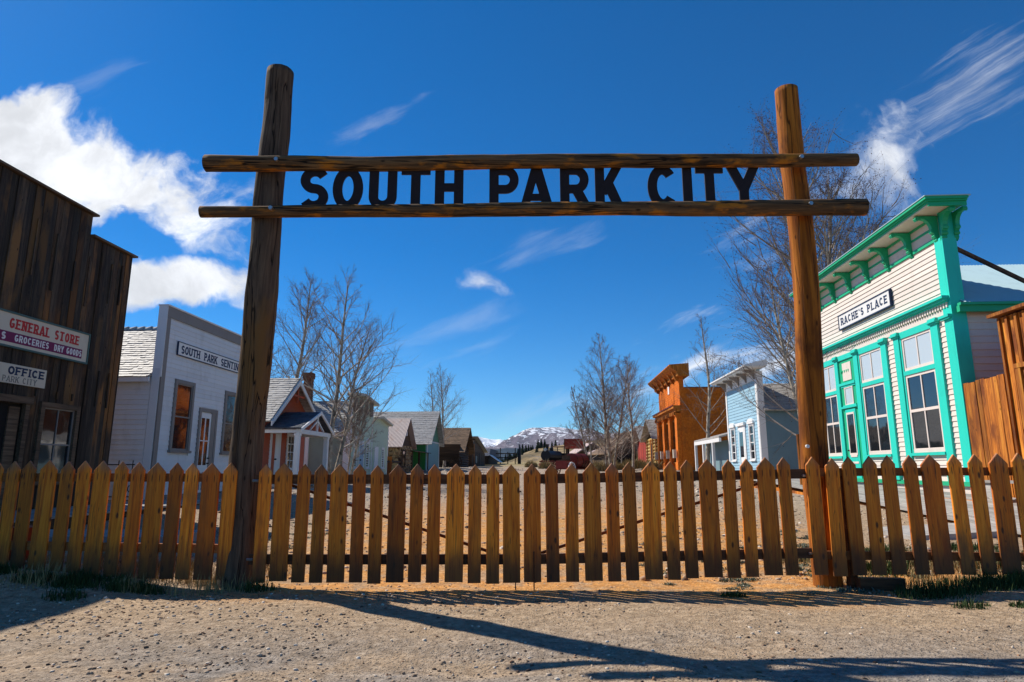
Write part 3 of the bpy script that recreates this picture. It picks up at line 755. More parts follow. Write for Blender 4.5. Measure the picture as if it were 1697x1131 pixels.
# ------------------------------------------------------------------ GENERAL STORE (left, near)
def store():
    Y0 = 5.0; zb = gz(-9.6, 9); L = -10.2
    t, F, S = building('wooden_store', 'dark weathered vertical-board store with stepped false front at the left edge', 'store', L, Y0, 0)
    t.location.z = 0
    u = lambda Y: U(Y, Y0); us, ue = u(13.68), u(15.15)
    wall = MB(); F.poly(wall, [(0, 0), (ue, 0), (ue, 6.2), (us, 6.2), (us, 6.68), (0, 6.68)], -.12, 0); wall.link('wall', M_STORE2, t)
    body = MB(); body.obox(F.P(.1, -.13, 0), X3 * (ue - .4), -F.e2 * 7, Z3 * 4.6); body.link('rear_wall', M_STORE2, t)
    rf = MB(); F.poly(rf, [(0, 4.61), (ue - .1, 4.61), ((ue) / 2, 5.9)], -7.5, -.14); rf.link('roof', M_SHING2, t)
    wo = (u(12.98), u(13.9), .9, 2.36); do = (u(11.45), u(12.48), .3, 2.36)
    vboards(F, t, M_STORE, 0, us, lambda a: 6.68, .1, .13, .24, (wo, do), .034)
    vboards(F, t, M_STORE, us + .004, ue, lambda a: 6.2, .1, .11, .2, (wo, do), .034)
    # ragged battens
    for a in [u(10.9), u(11.35), u(12.2), u(12.75), u(13.3), u(13.72), u(14.1), u(14.45), u(14.8), u(9.6), u(10.2)]:
        for z0, z1 in ((random.uniform(4.2, 5.0), random.uniform(5.4, 6.1)), (2.5, 3.3) if a > u(14) else (2.55, 2.7)):
            mb = MB(); F.box(mb, a, a + .035, .03, .058, z0, z1); mb.link('batten', M_STORE, t)
    cap = MB(); F.box(cap, 0, us + .09, -.16, .12, 6.685, 6.73); cap.link('cap_board', M_STORE2, t)
    cap = MB(); F.box(cap, us + .01, ue + .08, -.16, .12, 6.205, 6.25); cap.link('cap_board', M_STORE2, t)
    w = window(F, t, wo[0] + .02, wo[1] - .02, wo[2], wo[3], M_STORE2, M_GLASS, 2, 2, .1, .09, sash=M_TAUPE, sashw=.03)
    fr = MB(); F.box(fr, do[0] - .12, do[1] + .14, .04, .15, 2.37, 2.5); F.box(fr, do[1], do[1] + .1, .04, .12, .3, 2.37); F.box(fr, do[0] - .1, do[0], .04, .12, .3, 2.37); d = fr.link('door', M_STORE2, t)
    db = MB(); F.box(db, do[0], do[1], .004, .02, .3, 2.37); db.link('door_panel', M_DARK, d)
    db = MB(); F.box(db, do[1] - .3, do[1] - .05, .021, .05, .35, 2.3); db.link('door_stile', M_STORE2, d)
    # signs
    def sign(name, label, Ya, Yb, z0, z1, mf, fw, out=.075):
        s = thing(name, label, 'sign', t.matrix_basis @ F.P(u(Ya), out, z0), ANG)
        G = Fr((0, 0, 0), F.e1, F.e2, z0); L_ = (Yb - Ya) * CO
        b = MB(); G.box(b, 0, L_, -.03, .012, z0, z1); b.link('board', M_SIGNC, s)
        if fw:
            b = MB(); G.box(b, -fw, L_ + fw, -.03, .03, z1, z1 + fw); G.box(b, -fw, L_ + fw, -.03, .03, z0 - fw, z0); G.box(b, L_, L_ + fw, -.03, .029, z0, z1); G.box(b, -fw, 0, -.03, .029, z0, z1); b.link('frame', mf, s)
        return s, G, (lambda Y: (Y - Ya) * CO)
    bpy.context.view_layer.update()
    s, G, v = sign('store_sign', 'long green-framed cream sign reading GENERAL STORE over a purple band', 9.5, 13.95, 3.41, 4.01, M_SIGNG, .035)
    text(s, M_SRED, G, 'GENERAL STORE', v(11.86), v(13.67), 3.735, 3.93, .014, .2, .17, sp=.22)
    b = MB(); G.box(b, v(9.6), v(13.8), .010, .0145, 3.47, 3.665); b.link('band', M_SPUR, s)
    text(s, M_SIGNW, G, 'S', v(11.72), v(11.81), 3.5, 3.64, .0165, .24)
    text(s, M_SIGNW, G, 'GROCERIES', v(12.02), v(12.86), 3.505, 3.635, .0165, .19, sp=.22)
    text(s, M_SIGNW, G, 'DRY GOODS', v(13.01), v(13.78), 3.505, 3.635, .0165, .19, sp=.22)
    s, G, v = sign('office_sign', 'small cream board reading OFFICE and PARK CITY below the store sign', 10.7, 12.93, 2.72, 3.08, None, 0, .06)
    text(s, M_SNAVY, G, 'OFFICE', v(12.0), v(12.87), 2.885, 3.04, .014, .24, .13, sp=.14)
    text(s, M_SGREY, G, 'PARK CITY', v(11.9), v(12.7), 2.745, 2.855, .014, .12, .1, sp=.3)
store()

# ------------------------------------------------------------------ SENTINEL building
def sentinel():
    Y0 = 16.8; zb = gz(-9.1, 17) ; L = -10.2
    t, F, S = building('white_newspaper_office', 'white clapboard false-front building with taupe trim behind the weathered post', 'building', L, Y0, zb)
    u = lambda Y: U(Y, Y0); Wd = u(21.9)
    b = MB(); F.box(b, .02, Wd, -.12, 0, zb, 5.3); b.link('wall', M_WHITE, t)
    b = MB(); S.box(b, .14, 7, -.1, 0, zb, 3.5); b.link('side_wall', M_WHITE, t)
    b = MB(); b.obox(F.P(.12, -.13, zb), X3 * (Wd - .2), -F.e2 * 6.8, Z3 * (3.4 - zb)); b.link('rear_wall', M_WHITE, t)
    w1 = (u(17.56), u(18.33), 1.64, 3.44); w2 = (u(20.3), u(21.07), 1.64, 3.44); d = (u(18.9), u(19.72), .45, 2.78)
    ops = [(w[0] - .1, w[1] + .1, w[2] - .1, w[3] + .1) for w in (w1, w2)] + [(d[0] - .1, d[1] + .1, 0, 2.9)]
    siding(F, t, M_WHITE, zb + .1, 5.1, .128, lambda z: (.2, Wd - .1), ops, .024)
    siding(S, t, M_WHITE, zb + .1, 3.4, .128, lambda z: (.22, 3.2), (), .024)
    tr = MB(); F.box(tr, 0, .17, .003, .04, zb, 5.12); F.box(tr, Wd - .13, Wd, .003, .04, zb, 5.12); F.box(tr, 0, Wd, .003, .045, 5.122, 5.40)
    F.box(tr, 0, Wd, .003, .05, zb, zb + .1); tr.link('trim', M_TAUPE, t)
    tr = MB(); F.box(tr, -.04, Wd + .03, -.22, .07, 5.402, 5.44); F.box(tr, -.03, .0, -.2, .04, 3.5, 5.40); tr.link('coping', M_WTRIM, t)
    tr = MB(); S.box(tr, .0, .2, .003, .035, zb, 3.72); S.box(tr, -.04, .2, .003, .028, 3.722, 5.40); tr.link('corner_board', M_WHITE, t)
    for w in (w1, w2): window(F, t, w[0], w[1], w[2], w[3], M_TAUPE, M_GLASS, 1, 2, .1, .06)
    fr = MB(); F.box(fr, d[0] - .1, d[0], .003, .055, .4, 2.88); F.box(fr, d[1], d[1] + .1, .003, .055, .4, 2.88); F.box(fr, d[0], d[1], .003, .054, 2.78, 2.88); D = fr.link('door_frame', M_TAUPE, t)
    F_ = MB(); F.box(F_, d[0] + .002, d[1] - .22, .004, .03, .45, 2.75); D = F_.link('door', M_WTRIM, t)
    rv = MB(); F.box(rv, d[1] - .215, d[1] - .002, .004, .045, .45, 2.778); rv.link('door_reveal', M_TAUPE, t)
    for k in range(2):
        g = MB(); a = d[0] + .07 + k * .25; F.box(g, a, a + .18, .02, .033, 1.25, 2.6); g.link('pane', M_GLASS, D)
        g = MB(); F.box(g, a, a + .18, .02, .036, .55, 1.05); g.link('door_panel', M_TAUPE, D)
    g = MB(); F.box(g, d[0] + .05, d[1] - .26, .02, .04, 1.93, 1.96); g.link('glazing_bar', M_WTRIM, D)
    for z in (1.45, 1.3): bar(D, 'handle', M_IRON, F.P(d[1] - .27, .03, z), F.P(d[1] - .27, .09, z), .02)
    gable(t, F, -.15, Wd + .15, Wd / 2, 3.50, 5.33, -.22, 6.5, M_SHING, pitch=.145, wid=.15)
    rc = MB(); rc.obox(F.P(-.16, -.2, 3.36), X3 * .05, -F.e2 * 6.4, Z3 * .12); rc.link('eave_board', M_WTRIM, t)
    rd = MB(); 
    for i in range(26): rd.hexa([F.P(Wd / 2 - .1, -.25 - i * .25, 5.30), F.P(Wd / 2 + .1, -.25 - i * .25, 5.30), F.P(Wd / 2 + .1, -.49 - i * .25, 5.30), F.P(Wd / 2 - .1, -.49 - i * .25, 5.30),
                              F.P(Wd / 2 - .04, -.25 - i * .25, 5.43), F.P(Wd / 2 + .04, -.25 - i * .25, 5.43), F.P(Wd / 2 + .04, -.49 - i * .25, 5.385), F.P(Wd / 2 - .04, -.49 - i * .25, 5.385)])
    rd.link('ridge_shingle', M_SHING, t, kind='stuff')
    s = thing('newspaper_sign', 'long white sign with dark serif lettering on the white clapboard front', 'sign', F.P(0, 0, 0), ANG)
    bpy.context.view_layer.update(); s.location = t.matrix_basis @ F.P(u(17.4), .03, 4.2)
    G = Fr((0, 0, 0), F.e1, F.e2, 4.2)
    Ls = (21.35 - 17.4) * CO
    b = MB(); G.box(b, 0, Ls, 0, .03, 4.2, 4.54); b.link('board', M_SIGNW, s)
    b = MB(); G.box(b, -.02, 0, 0, .04, 4.18, 4.56); G.box(b, 0, Ls, 0, .04, 4.18, 4.2); G.box(b, 0, Ls, 0, .04, 4.54, 4.56); G.box(b, Ls, Ls + .02, 0, .04, 4.18, 4.56); b.link('frame', M_SNAVY, s)
    v = lambda Y: (Y - 17.4) * CO
    text(s, M_SNAVY, G, 'SOUTH', v(17.55), v(18.5), 4.25, 4.48, .031, .21, .12, sp=.13)
    text(s, M_SNAVY, G, 'PARK', v(18.74), v(19.48), 4.25, 4.48, .031, .21, .12, sp=.13)
    text(s, M_SNAVY, G, 'SENTINEL', v(19.72), v(21.22), 4.25, 4.48, .031, .21, .12, sp=.13)
sentinel()

# ------------------------------------------------------------------ red cottage with porch
def cottage():
    Y0 = 24.0; L = -10.6; zb = gz(-9, 25)
    t, F, S = building('red_cottage', 'brick-red clapboard cottage with grey shingle roof and small white-columned porch', 'house', L, Y0, zb)
    u = lambda Y: U(Y, Y0); u1 = u(28.1); ur = u(26.2)
    gp = lambda z: (max(0, (z - 3.0) / (4.6 - 3.0) * ur), min(u1, u1 - (z - 3.5) / (4.6 - 3.5) * (u1 - ur)))
    b = MB(); F.poly(b, [(0, zb), (u1, zb), (u1, 3.5), (ur, 4.6), (0, 3.0)], -.12, 0); b.link('wall', M_REDH, t)
    b = MB(); b.obox(F.P(.03, -.13, zb), X3 * (u1 - .1), -F.e2 * 6, Z3 * (3.0 - zb)); b.link('rear_wall', M_REDH, t)
    dd = (u(24.75), u(25.5)); ww = (u(26.3), u(26.95))
    siding(F, t, M_REDH, zb, 4.5, .14, gp, [(dd[0] - .1, dd[1] + .1, 0, 2.75), (ww[0] - .1, ww[1] + .1, 1.0, 2.6)], .022, parts=False)
    siding(S, t, M_REDH, zb, 2.95, .14, lambda z: (0, 3), (), .022, parts=False)
    for sx, zz0, uu in ((0, 3.0, 0), (1, 3.5, u1)):
        e = F.P(uu - (.25 if sx == 0 else -.2), .4, zz0 - (.16 if sx == 0 else .1)); pk = F.P(ur, .4, 4.68)
        br = MB(); br.hexa([e, pk, pk - Z3 * .2, e - Z3 * .16, e + F.e2 * .05, pk + F.e2 * .05, pk - Z3 * .2 + F.e2 * .05, e - Z3 * .16 + F.e2 * .05]); br.link('bargeboard', M_WTRIM, t)
    br = MB(); F.box(br, ur - .04, ur + .04, .3, .38, 3.75, 4.5); F.box(br, ur - .75, ur + .7, .3, .37, 3.98, 4.06); br.link('gable_truss', M_REDH, t)
    gable(t, F, -.3, u1 + .2, ur, 2.86, 4.75, .4, 6.2, M_SHING, pitch=.16, wid=.2, ze2=3.4)
    w = window(F, t, ww[0], ww[1], 1.15, 2.45, M_WTRIM, M_GLASS, 2, 4, .1, .05, sashw=.03)
    fr = MB(); F.box(fr, dd[0] - .1, dd[1] + .1, .003, .05, .5, 2.68); D = fr.link('door', M_WTRIM, t)
    for k in range(2):
        p = MB(); F.box(p, dd[0] + .04 + k * .36, dd[0] + .3 + k * .36, .03, .056, .6 if k == 0 else .7, 2.45); p.link('door_panel', M_REDH if k == 0 else M_WTRIM, D)
    bar(D, 'handle', M_IRON, F.P(dd[0] + .33, .05, 1.5), F.P(dd[0] + .33, .12, 1.5), .03)
    # porch
    p0, p1, pm_ = u(24.05), u(27.4), u(25.9); out = 1.32
    fl_ = MB(); F.box(fl_, p0, p1, .0, out, zb - .1, .88); fl_.link('porch_floor', M_DECK, t)
    gable(t, F, p0 - .1, p1 + .1, pm_, 2.62, 3.34, out + .12, out + .1, M_SHING3, pitch=.16, wid=.2)
    for zz, aa in ((0, p0 - .1), (1, p1 + .1)):
        e = F.P(aa, out + .13, 2.5); pk = F.P(pm_, out + .13, 3.24)
        br = MB(); br.hexa([e, pk, pk + Z3 * .12, e + Z3 * .12, e + F.e2 * .05, pk + F.e2 * .05, pk + Z3 * .12 + F.e2 * .05, e + Z3 * .12 + F.e2 * .05]); br.link('porch_bargeboard', M_WTRIM, t)
    bm = MB(); F.box(bm, p0, p1, out - .08, out + .06, 2.42, 2.58); F.box(bm, pm_ - .04, pm_ + .04, out - .02, out + .05, 2.58, 3.15)
    for s_ in (-1, 1): bm.hexa([F.P(pm_ + s_ * .8, out - .02, 2.6), F.P(pm_ + s_ * .72, out - .02, 2.6), F.P(pm_ + s_ * .02, out - .02, 2.95), F.P(pm_ + s_ * .04, out - .02, 3.03),
                 F.P(pm_ + s_ * .8, out + .04, 2.6), F.P(pm_ + s_ * .72, out + .04, 2.6), F.P(pm_ + s_ * .02, out + .04, 2.95), F.P(pm_ + s_ * .04, out + .04, 3.03)])
    F.box(bm, p0, p0 + .12, 0, out - .08, 2.44, 2.56); F.box(bm, p1 - .12, p1, 0, out - .08, 2.44, 2.56); bm.link('porch_beam', M_WTRIM, t)
    gb = MB(); F.poly(gb, [(p0 + .2, 2.59), (p1 - .2, 2.59), (pm_, 3.2)], out - .2, out - .15); gb.link('porch_gable', M_REDH, t)
    for a in (p0 + .02, p1 - .26):
        c_ = MB(); F.box(c_, a, a + .17, out - .14, out + .03, .88, 2.34); F.box(c_, a - .02, a + .19, out - .16, out + .05, 2.34, 2.42); F.box(c_, a - .02, a + .19, out - .16, out + .05, .86, 1.0); c_.link('column', M_WTRIM, t)
cottage()

# ------------------------------------------------------------------ sage and pale-green houses
def sage():
    Y0 = 33.1; L = -10.2; zb = gz(-8.2, 34)
    t, F, S = building('pale_green_shop', 'pale green false-front shop with arched white windows beside the bare aspen', 'shop', L, Y0, zb)
    u = lambda Y: U(Y, Y0); W_ = u(37.2)
    b = MB(); F.poly(b, [(0, zb), (W_, zb), (W_, 4.75), (u(34.6), 5.0), (0, 4.95)], -.15, 0); b.link('wall', M_PALEG, t)
    b = MB(); b.obox(F.P(.1, -.16, zb), X3 * (W_ - .2), -F.e2 * 7, Z3 * (2.9 - zb)); b.link('side_wall', M_SAGE, t)
    b = MB(); S.box(b, .0, .3, .0, .05, zb, 2.95); S.box(b, 2.1, 2.28, -.09, .03, zb, 2.75); S.box(b, .3, 6, -.09, .04, 2.75, 2.9); b.link('trim', M_WTRIM, t)
    siding(S, t, M_SAGE, zb, 2.7, .13, lambda z: (.3, 6), (), .02, parts=False) if False else None
    sb = MB(); z = zb
    S2 = Fr(S.o + S.e2 * -.1, S.e1, S.e2, zb)
    siding(S2, t, M_SAGE, zb, 2.75, .13, lambda z: (.3, 6), (), .022, parts=False)
    siding(F, t, M_PALEG, zb, 4.6, .13, lambda z: (.15, W_ - .1), (), .022, parts=False)
    b = MB(); F.box(b, 0, .16, .0, .035, zb, 4.9); F.box(b, W_ - .12, W_, 0, .035, zb, 4.7)
    b.link('corner_board', M_WTRIM, t)
    c_ = MB(); F.poly(c_, [(-.1, 4.96), (u(34.6), 5.08), (u(34.6), 4.94), (-.1, 4.8)], -.2, .3); F.poly(c_, [(u(34.6), 5.08), (W_ + .2, 4.8), (W_ + .2, 4.66), (u(34.6), 4.94)], -.2, .3); c_.link('cornice', paint('weathered_cream_trim', (.5, .46, .36), .5), t)
    for k in range(4):
        bk = MB(); a = .35 + k * 1.0; F.poly(bk, [(a, 4.0), (a + .12, 4.0), (a + .12, 4.75), (a, 4.75)], .02, .2); bk.link('bracket', M_TAUPE, t)
    for Yc in (34.05, 36.3):
        a = u(Yc); w = window(F, t, a - .25, a + .25, 1.2, 2.5, M_WTRIM, M_GLASS, 1, 3, .09, .05, sashw=.03)
        h = MB(); F.poly(h, [(a - .38, 2.6)] + [(a + .38 * -math.cos(R(x)), 2.6 + .2 * math.sin(R(x))) for x in range(0, 181, 20)] + [(a + .38, 2.6)], .004, .08); h.link('arched_hood', M_WTRIM, w)
    a = u(35.1); d_ = MB(); F.box(d_, a - .45, a + .45, .003, .05, zb + .1, 2.6); D = d_.link('door', M_WTRIM, t)
    d_ = MB(); F.box(d_, a - .34, a + .34, .03, .056, zb + .1, 2.4); d_.link('door_panel', M_BLUE, D); bar(D, 'handle', M_IRON, F.P(a - .25, .05, 1.6), F.P(a - .25, .12, 1.6), .04)
    gable(t, F, -.2, W_ + .2, W_ / 2, 2.95, 4.75, -.17, 6.8, M_SHING, pitch=.2, wid=.25)
    # lower grey-green wing with its own shingle roof and chimney
    ch = thing('brick_chimney', 'dark brick chimney rising behind the red cottage roof', 'chimney', t.matrix_basis @ F.P(1.6, -2.9, 3.6), ANG)
    bpy.context.view_layer.update(); ch.location = t.matrix_basis @ F.P(1.6, -2.9, 3.6)
    c2 = MB()
    for k in range(24):
        r = .0 if k % 2 else .012; w_ = .2 + r + (.05 if k > 20 else 0); z = k * .11
        c2.obox((-w_, -w_, z), X3 * 2 * w_, Y3 * 2 * w_, Z3 * .098)
    c2.obox((-.19, -.19, 0), X3 * .38, Y3 * .38, Z3 * 2.6); c2.link('brickwork', plain('old_brick', (.22, .085, .05), .9, .2, 0, 6, .5), ch)
    # second, lower false front
    Y1 = 37.3; t2, F2, S2 = building('pale_green_annex', 'lower pale green false front joined to the taller pale green shop', 'shop', L, Y1, zb)
    u2 = lambda Y: U(Y, Y1); W2 = u2(40.8)
    b = MB(); F2.poly(b, [(0, zb), (W2, zb), (W2, 3.75), (u2(38.6), 4.12), (0, 4.05)], -.15, .0); b.link('wall', M_PALEG, t2)
    siding(F2, t2, M_PALEG, zb, 3.7, .13, lambda z: (.05, W2 - .1), (), .022, parts=False)
    c_ = MB(); F2.poly(c_, [(-.02, 4.06), (u2(38.6), 4.2), (W2 + .2, 3.86), (W2 + .2, 3.74), (u2(38.6), 4.06), (-.02, 3.94)], -.2, .25); c_.link('cornice', MATS['weathered_cream_trim'], t2)
    b = MB(); b.obox(F2.P(.1, -.16, zb), X3 * (W2 - .2), -F2.e2 * 6, Z3 * (2.8 - zb)); b.link('rear_wall', M_SAGE, t2)
    a = u2(38.1); d_ = MB(); F2.box(d_, a - .4, a + .4, .003, .05, zb + .1, 2.4); d_.link('door', M_WTRIM, t2)
    a = u2(39.6); window(F2, t2, a - .22, a + .22, 1.2, 2.3, M_WTRIM, M_GLASS, 1, 2, .09, .05)
    b = MB(); F2.box(b, W2 - .12, W2, 0, .035, zb, 3.8); b.link('corner_board', M_WTRIM, t2)
sage()

def stone_etc():
    # fieldstone cabin with rusty corrugated roof
    Y0 = 43.8; L = -10.2; zb = gz(-7.5, 44)
    t, F, S = building('stone_cabin', 'fieldstone cabin under a rusty corrugated metal gable roof', 'cabin', L, Y0, zb)
    u = lambda Y: U(Y, Y0); W_ = u(47.9); ur = u(45.9)
    b = MB(); F.poly(b, [(0, zb), (W_, zb), (W_, 2.7), (0, 2.7)], -.2, 0); b.obox(F.P(.02, -.2, zb), X3 * (W_ - .04), -F.e2 * 6, Z3 * (2.7 - zb)); b.link('wall', M_STONE, t)
    st = MB()
    for FF, a1 in ((F, W_), (S, 6)):
        z = zb
        while z < 2.6:
            h = random.uniform(.16, .3); a = 0
            while a < a1 - .1:
                w = random.uniform(.18, .5); w = min(w, a1 - a); g = random.uniform(.01, .04)
                A_, B_ = a + g, a + w - g
                st.hexa([FF.P(A_, 0, z + g), FF.P(B_, 0, z + g), FF.P(B_, 0, z + h - g), FF.P(A_, 0, z + h - g),
                         FF.P(A_ + .03, .07, z + g + .03), FF.P(B_ - .03, .06, z + g + .02), FF.P(B_ - .02, .07, z + h - g - .03), FF.P(A_ + .02, .05, z + h - g - .02)])
                a += w
            z += h
    st.link('stone', M_STONE, t, kind='stuff')
    g = MB(); F.poly(g, [(0, 2.7), (W_, 2.7), (ur, 4.4)], -.15, -.02); g.link('gable_wall', M_LOGW, t)
    gable(t, F, -.3, W_ + .3, ur, 2.55, 4.6, .3, 6.4, M_METRUST, kind='metal')
    w = window(F, t, u(44.6), u(45.3), 1.3, 2.3, M_LOGW, M_GLASS, 1, 1, .1, .12, pout=.09)
    g = MB(); F.box(g, ur - .15, ur + .25, 0.0, .04, 3.4, 3.75); g.link('vent_board', M_WTRIM, t)
    # tall teal gabled hall with green awning side
    Y1 = 53.6; zb = gz(-6.9, 54)
    t, F, S = building('teal_gabled_hall', 'tall teal and green gabled hall with long grey shingle roof', 'building', L, Y1, zb)
    u = lambda Y: U(Y, Y1); W_ = u(59.2); ur = u(56.9)
    b = MB(); F.poly(b, [(0, zb), (W_, zb), (W_, 3.3), (ur, 5.8), (0, 3.3)], -.15, 0); b.link('wall', M_TEALW, t)
    b = MB(); S.box(b, .05, 7, -.2, -.02, zb, 3.3); b.obox(F.P(.25, -.16, zb), X3 * (W_ - .4), -F.e2 * 7, Z3 * (3.2 - zb)); b.link('side_wall', M_GREEN, t)
    for k in range(22):
        b = MB(); a = .1 + k * .3; S.box(b, a, a + .275, -.02, .03, zb, 3.28); b.link('board', M_GREEN, t)
    siding(F, t, M_TEALW, zb, 5.6, .16, lambda z: (max(.15, (z - 3.3) / 2.5 * ur), min(W_ - .1, W_ - (z - 3.3) / 2.5 * (W_ - ur))), (), .02, parts=False)
    b = MB(); F.box(b, 0, .15, 0.0, .05, zb, 3.3); F.box(b, W_ - .12, W_, 0, .05, zb, 3.3); F.box(b, 0, W_, .01, .05, 3.32, 3.4); b.link('corner_board', M_WTRIM, t)
    gable(t, F, -.35, W_ + .35, ur, 3.1, 6.05, .45, 13, M_SHING, pitch=.28, wid=.35)
    g = MB(); F.poly(g, [(.2, 3.45), (W_ - .2, 3.45), (ur, 5.5)], .03, .05); g.link('gable_panel', paint('darker_green_paint', (.06, .22, .12), .3), t)
    # awning shed between the cabin and the hall
    aw = thing('board_awning', 'dark sagging plank awning on posts between stone cabin and teal hall', 'awning', (-7.0, 50.4, gz(-7, 50)), ANG)
    zz = -gz(-7, 50)
    for k in range(9):
        b = MB(); x = -3 + k * .72; b.obox((x, -.2, 2.35 + zz), X3 * .69, Vector((0, 2.6, .35)), Z3 * .05); b.link('roof_plank', M_LOGW, aw)
    for x in (-2.8, -.2, 3.2):
        b = MB(); b.obox((x, 0, 0), X3 * .14, Y3 * .14, Z3 * (2.4 + zz)); b.link('post', M_LOGW, aw)
    # brown log cabin
    Y2 = 71.5; zb = gz(-5.7, 72)
    t, F, S = building('brown_log_cabin', 'brown log cabin with mottled bark-brown shingle roof and small dormer', 'cabin', L, Y2, zb)
    u = lambda Y: U(Y, Y2); W_ = u(79.5); ur = u(76)
    b = MB(); F.poly(b, [(0, zb), (W_, zb), (W_, 3.3), (ur, 5.4), (0, 3.3)], -.2, 0); b.obox(F.P(.1, -.2, zb), X3 * (W_ - .2), -F.e2 * 8, Z3 * (3.2 - zb)); b.link('wall', M_LOGW, t)
    for k in range(9):
        for FF, a1 in ((F, W_), (S, 8)):
            b = MB(); b.tube([FF.P(-.15, .02, zb + .15 + k * .26), FF.P(a1, .02, zb + .15 + k * .26)], .13, 8); b.link('log', M_LOGW, t)
    gable(t, F, -.6, W_ + .6, ur, 2.9, 5.8, .8, 9, M_SHING2, pitch=.3, wid=.3)
    b = MB(); F.poly(b, [(.5, 3.3), (1.5, 3.3), (1.0, 4.6)], -5.2, -3.6); b.obox(F.P(.7, -5.1, 3.2), X3 * .2, F.e2 * .2, Z3 * .5); b.link('dormer', M_SHING2, t)
    # dark barn with orange board
    Y3_ = 84; zb = gz(-5, 86)
    t, F, S = building('dark_barn', 'dark plank barn with low metal roof beyond the brown log cabin', 'barn', L, Y3_, zb)
    u = lambda Y: U(Y, Y3_); W_ = u(99.5); ur = u(87)
    b = MB(); F.poly(b, [(0, zb), (W_, zb), (W_, 3.4), (ur, 5.0), (0, 4.4)], -.2, 0); b.obox(F.P(.1, -.2, zb), X3 * (W_ - .2), -F.e2 * 6, Z3 * (3.2 - zb)); b.link('wall', M_LOGW, t)
    a = 0
    while a < W_ - .4:
        b = MB(); w = random.uniform(.35, .6); F.box(b, a, a + w - .03, 0.0, random.uniform(.03, .07), zb, 3.3); b.link('board', M_LOGW, t); a += w
    b = MB(); o_ = F.P(ur - 1, .5, 5.25); e_ = F.P(W_ + .5, .5, 3.5); b.hexa([o_, e_, e_ + Z3 * .08, o_ + Z3 * .08] + [q_ - F.e2 * 7 for q_ in (o_, e_, e_ + Z3 * .08, o_ + Z3 * .08)]); b.link('roof', M_METGR, t)
    b = MB(); F.box(b, 1.0, 1.9, .08, .12, 2.6, 4.3); F.box(b, 1.2, 1.6, .08, .13, 1.2, 2.6); b.link('orange_board', M_SHED, t)
    b = MB(); F.box(b, 3.2, 4.6, .08, .12, 1.9, 2.8); b.link('window', M_SAGE, t)
    # small shed far down the street
    Y4 = 103; zb = gz(-4, 104)
    t, F, S = building('far_shed', 'small far shed with a pale metal lean-to roof at the end of the left row', 'shed', L, Y4, zb)
    b = MB(); b.obox(F.P(0, 0, zb), X3 * 20, -F.e2 * 6, Z3 * (2.6 - zb + .6)); b.link('wall', M_LOGW, t)
    b = MB(); F.poly(b, [(-.5, 3.1), (20.5, 3.1), (17, 4.3), (1.5, 4.3)], -6.3, .4); b.link('roof', M_SHING3, t)
    b = MB(); o_ = F.P(-.6, 2.1, 2.1); b.hexa([o_, F.P(5, 2.1, 2.1), F.P(5, .3, 3.3), F.P(-.6, .3, 3.3)] + [q_ + Z3 * .08 for q_ in (o_, F.P(5, 2.1, 2.1), F.P(5, .3, 3.3), F.P(-.6, .3, 3.3))]); b.link('lean_to_roof', M_METGR, t)
stone_etc()
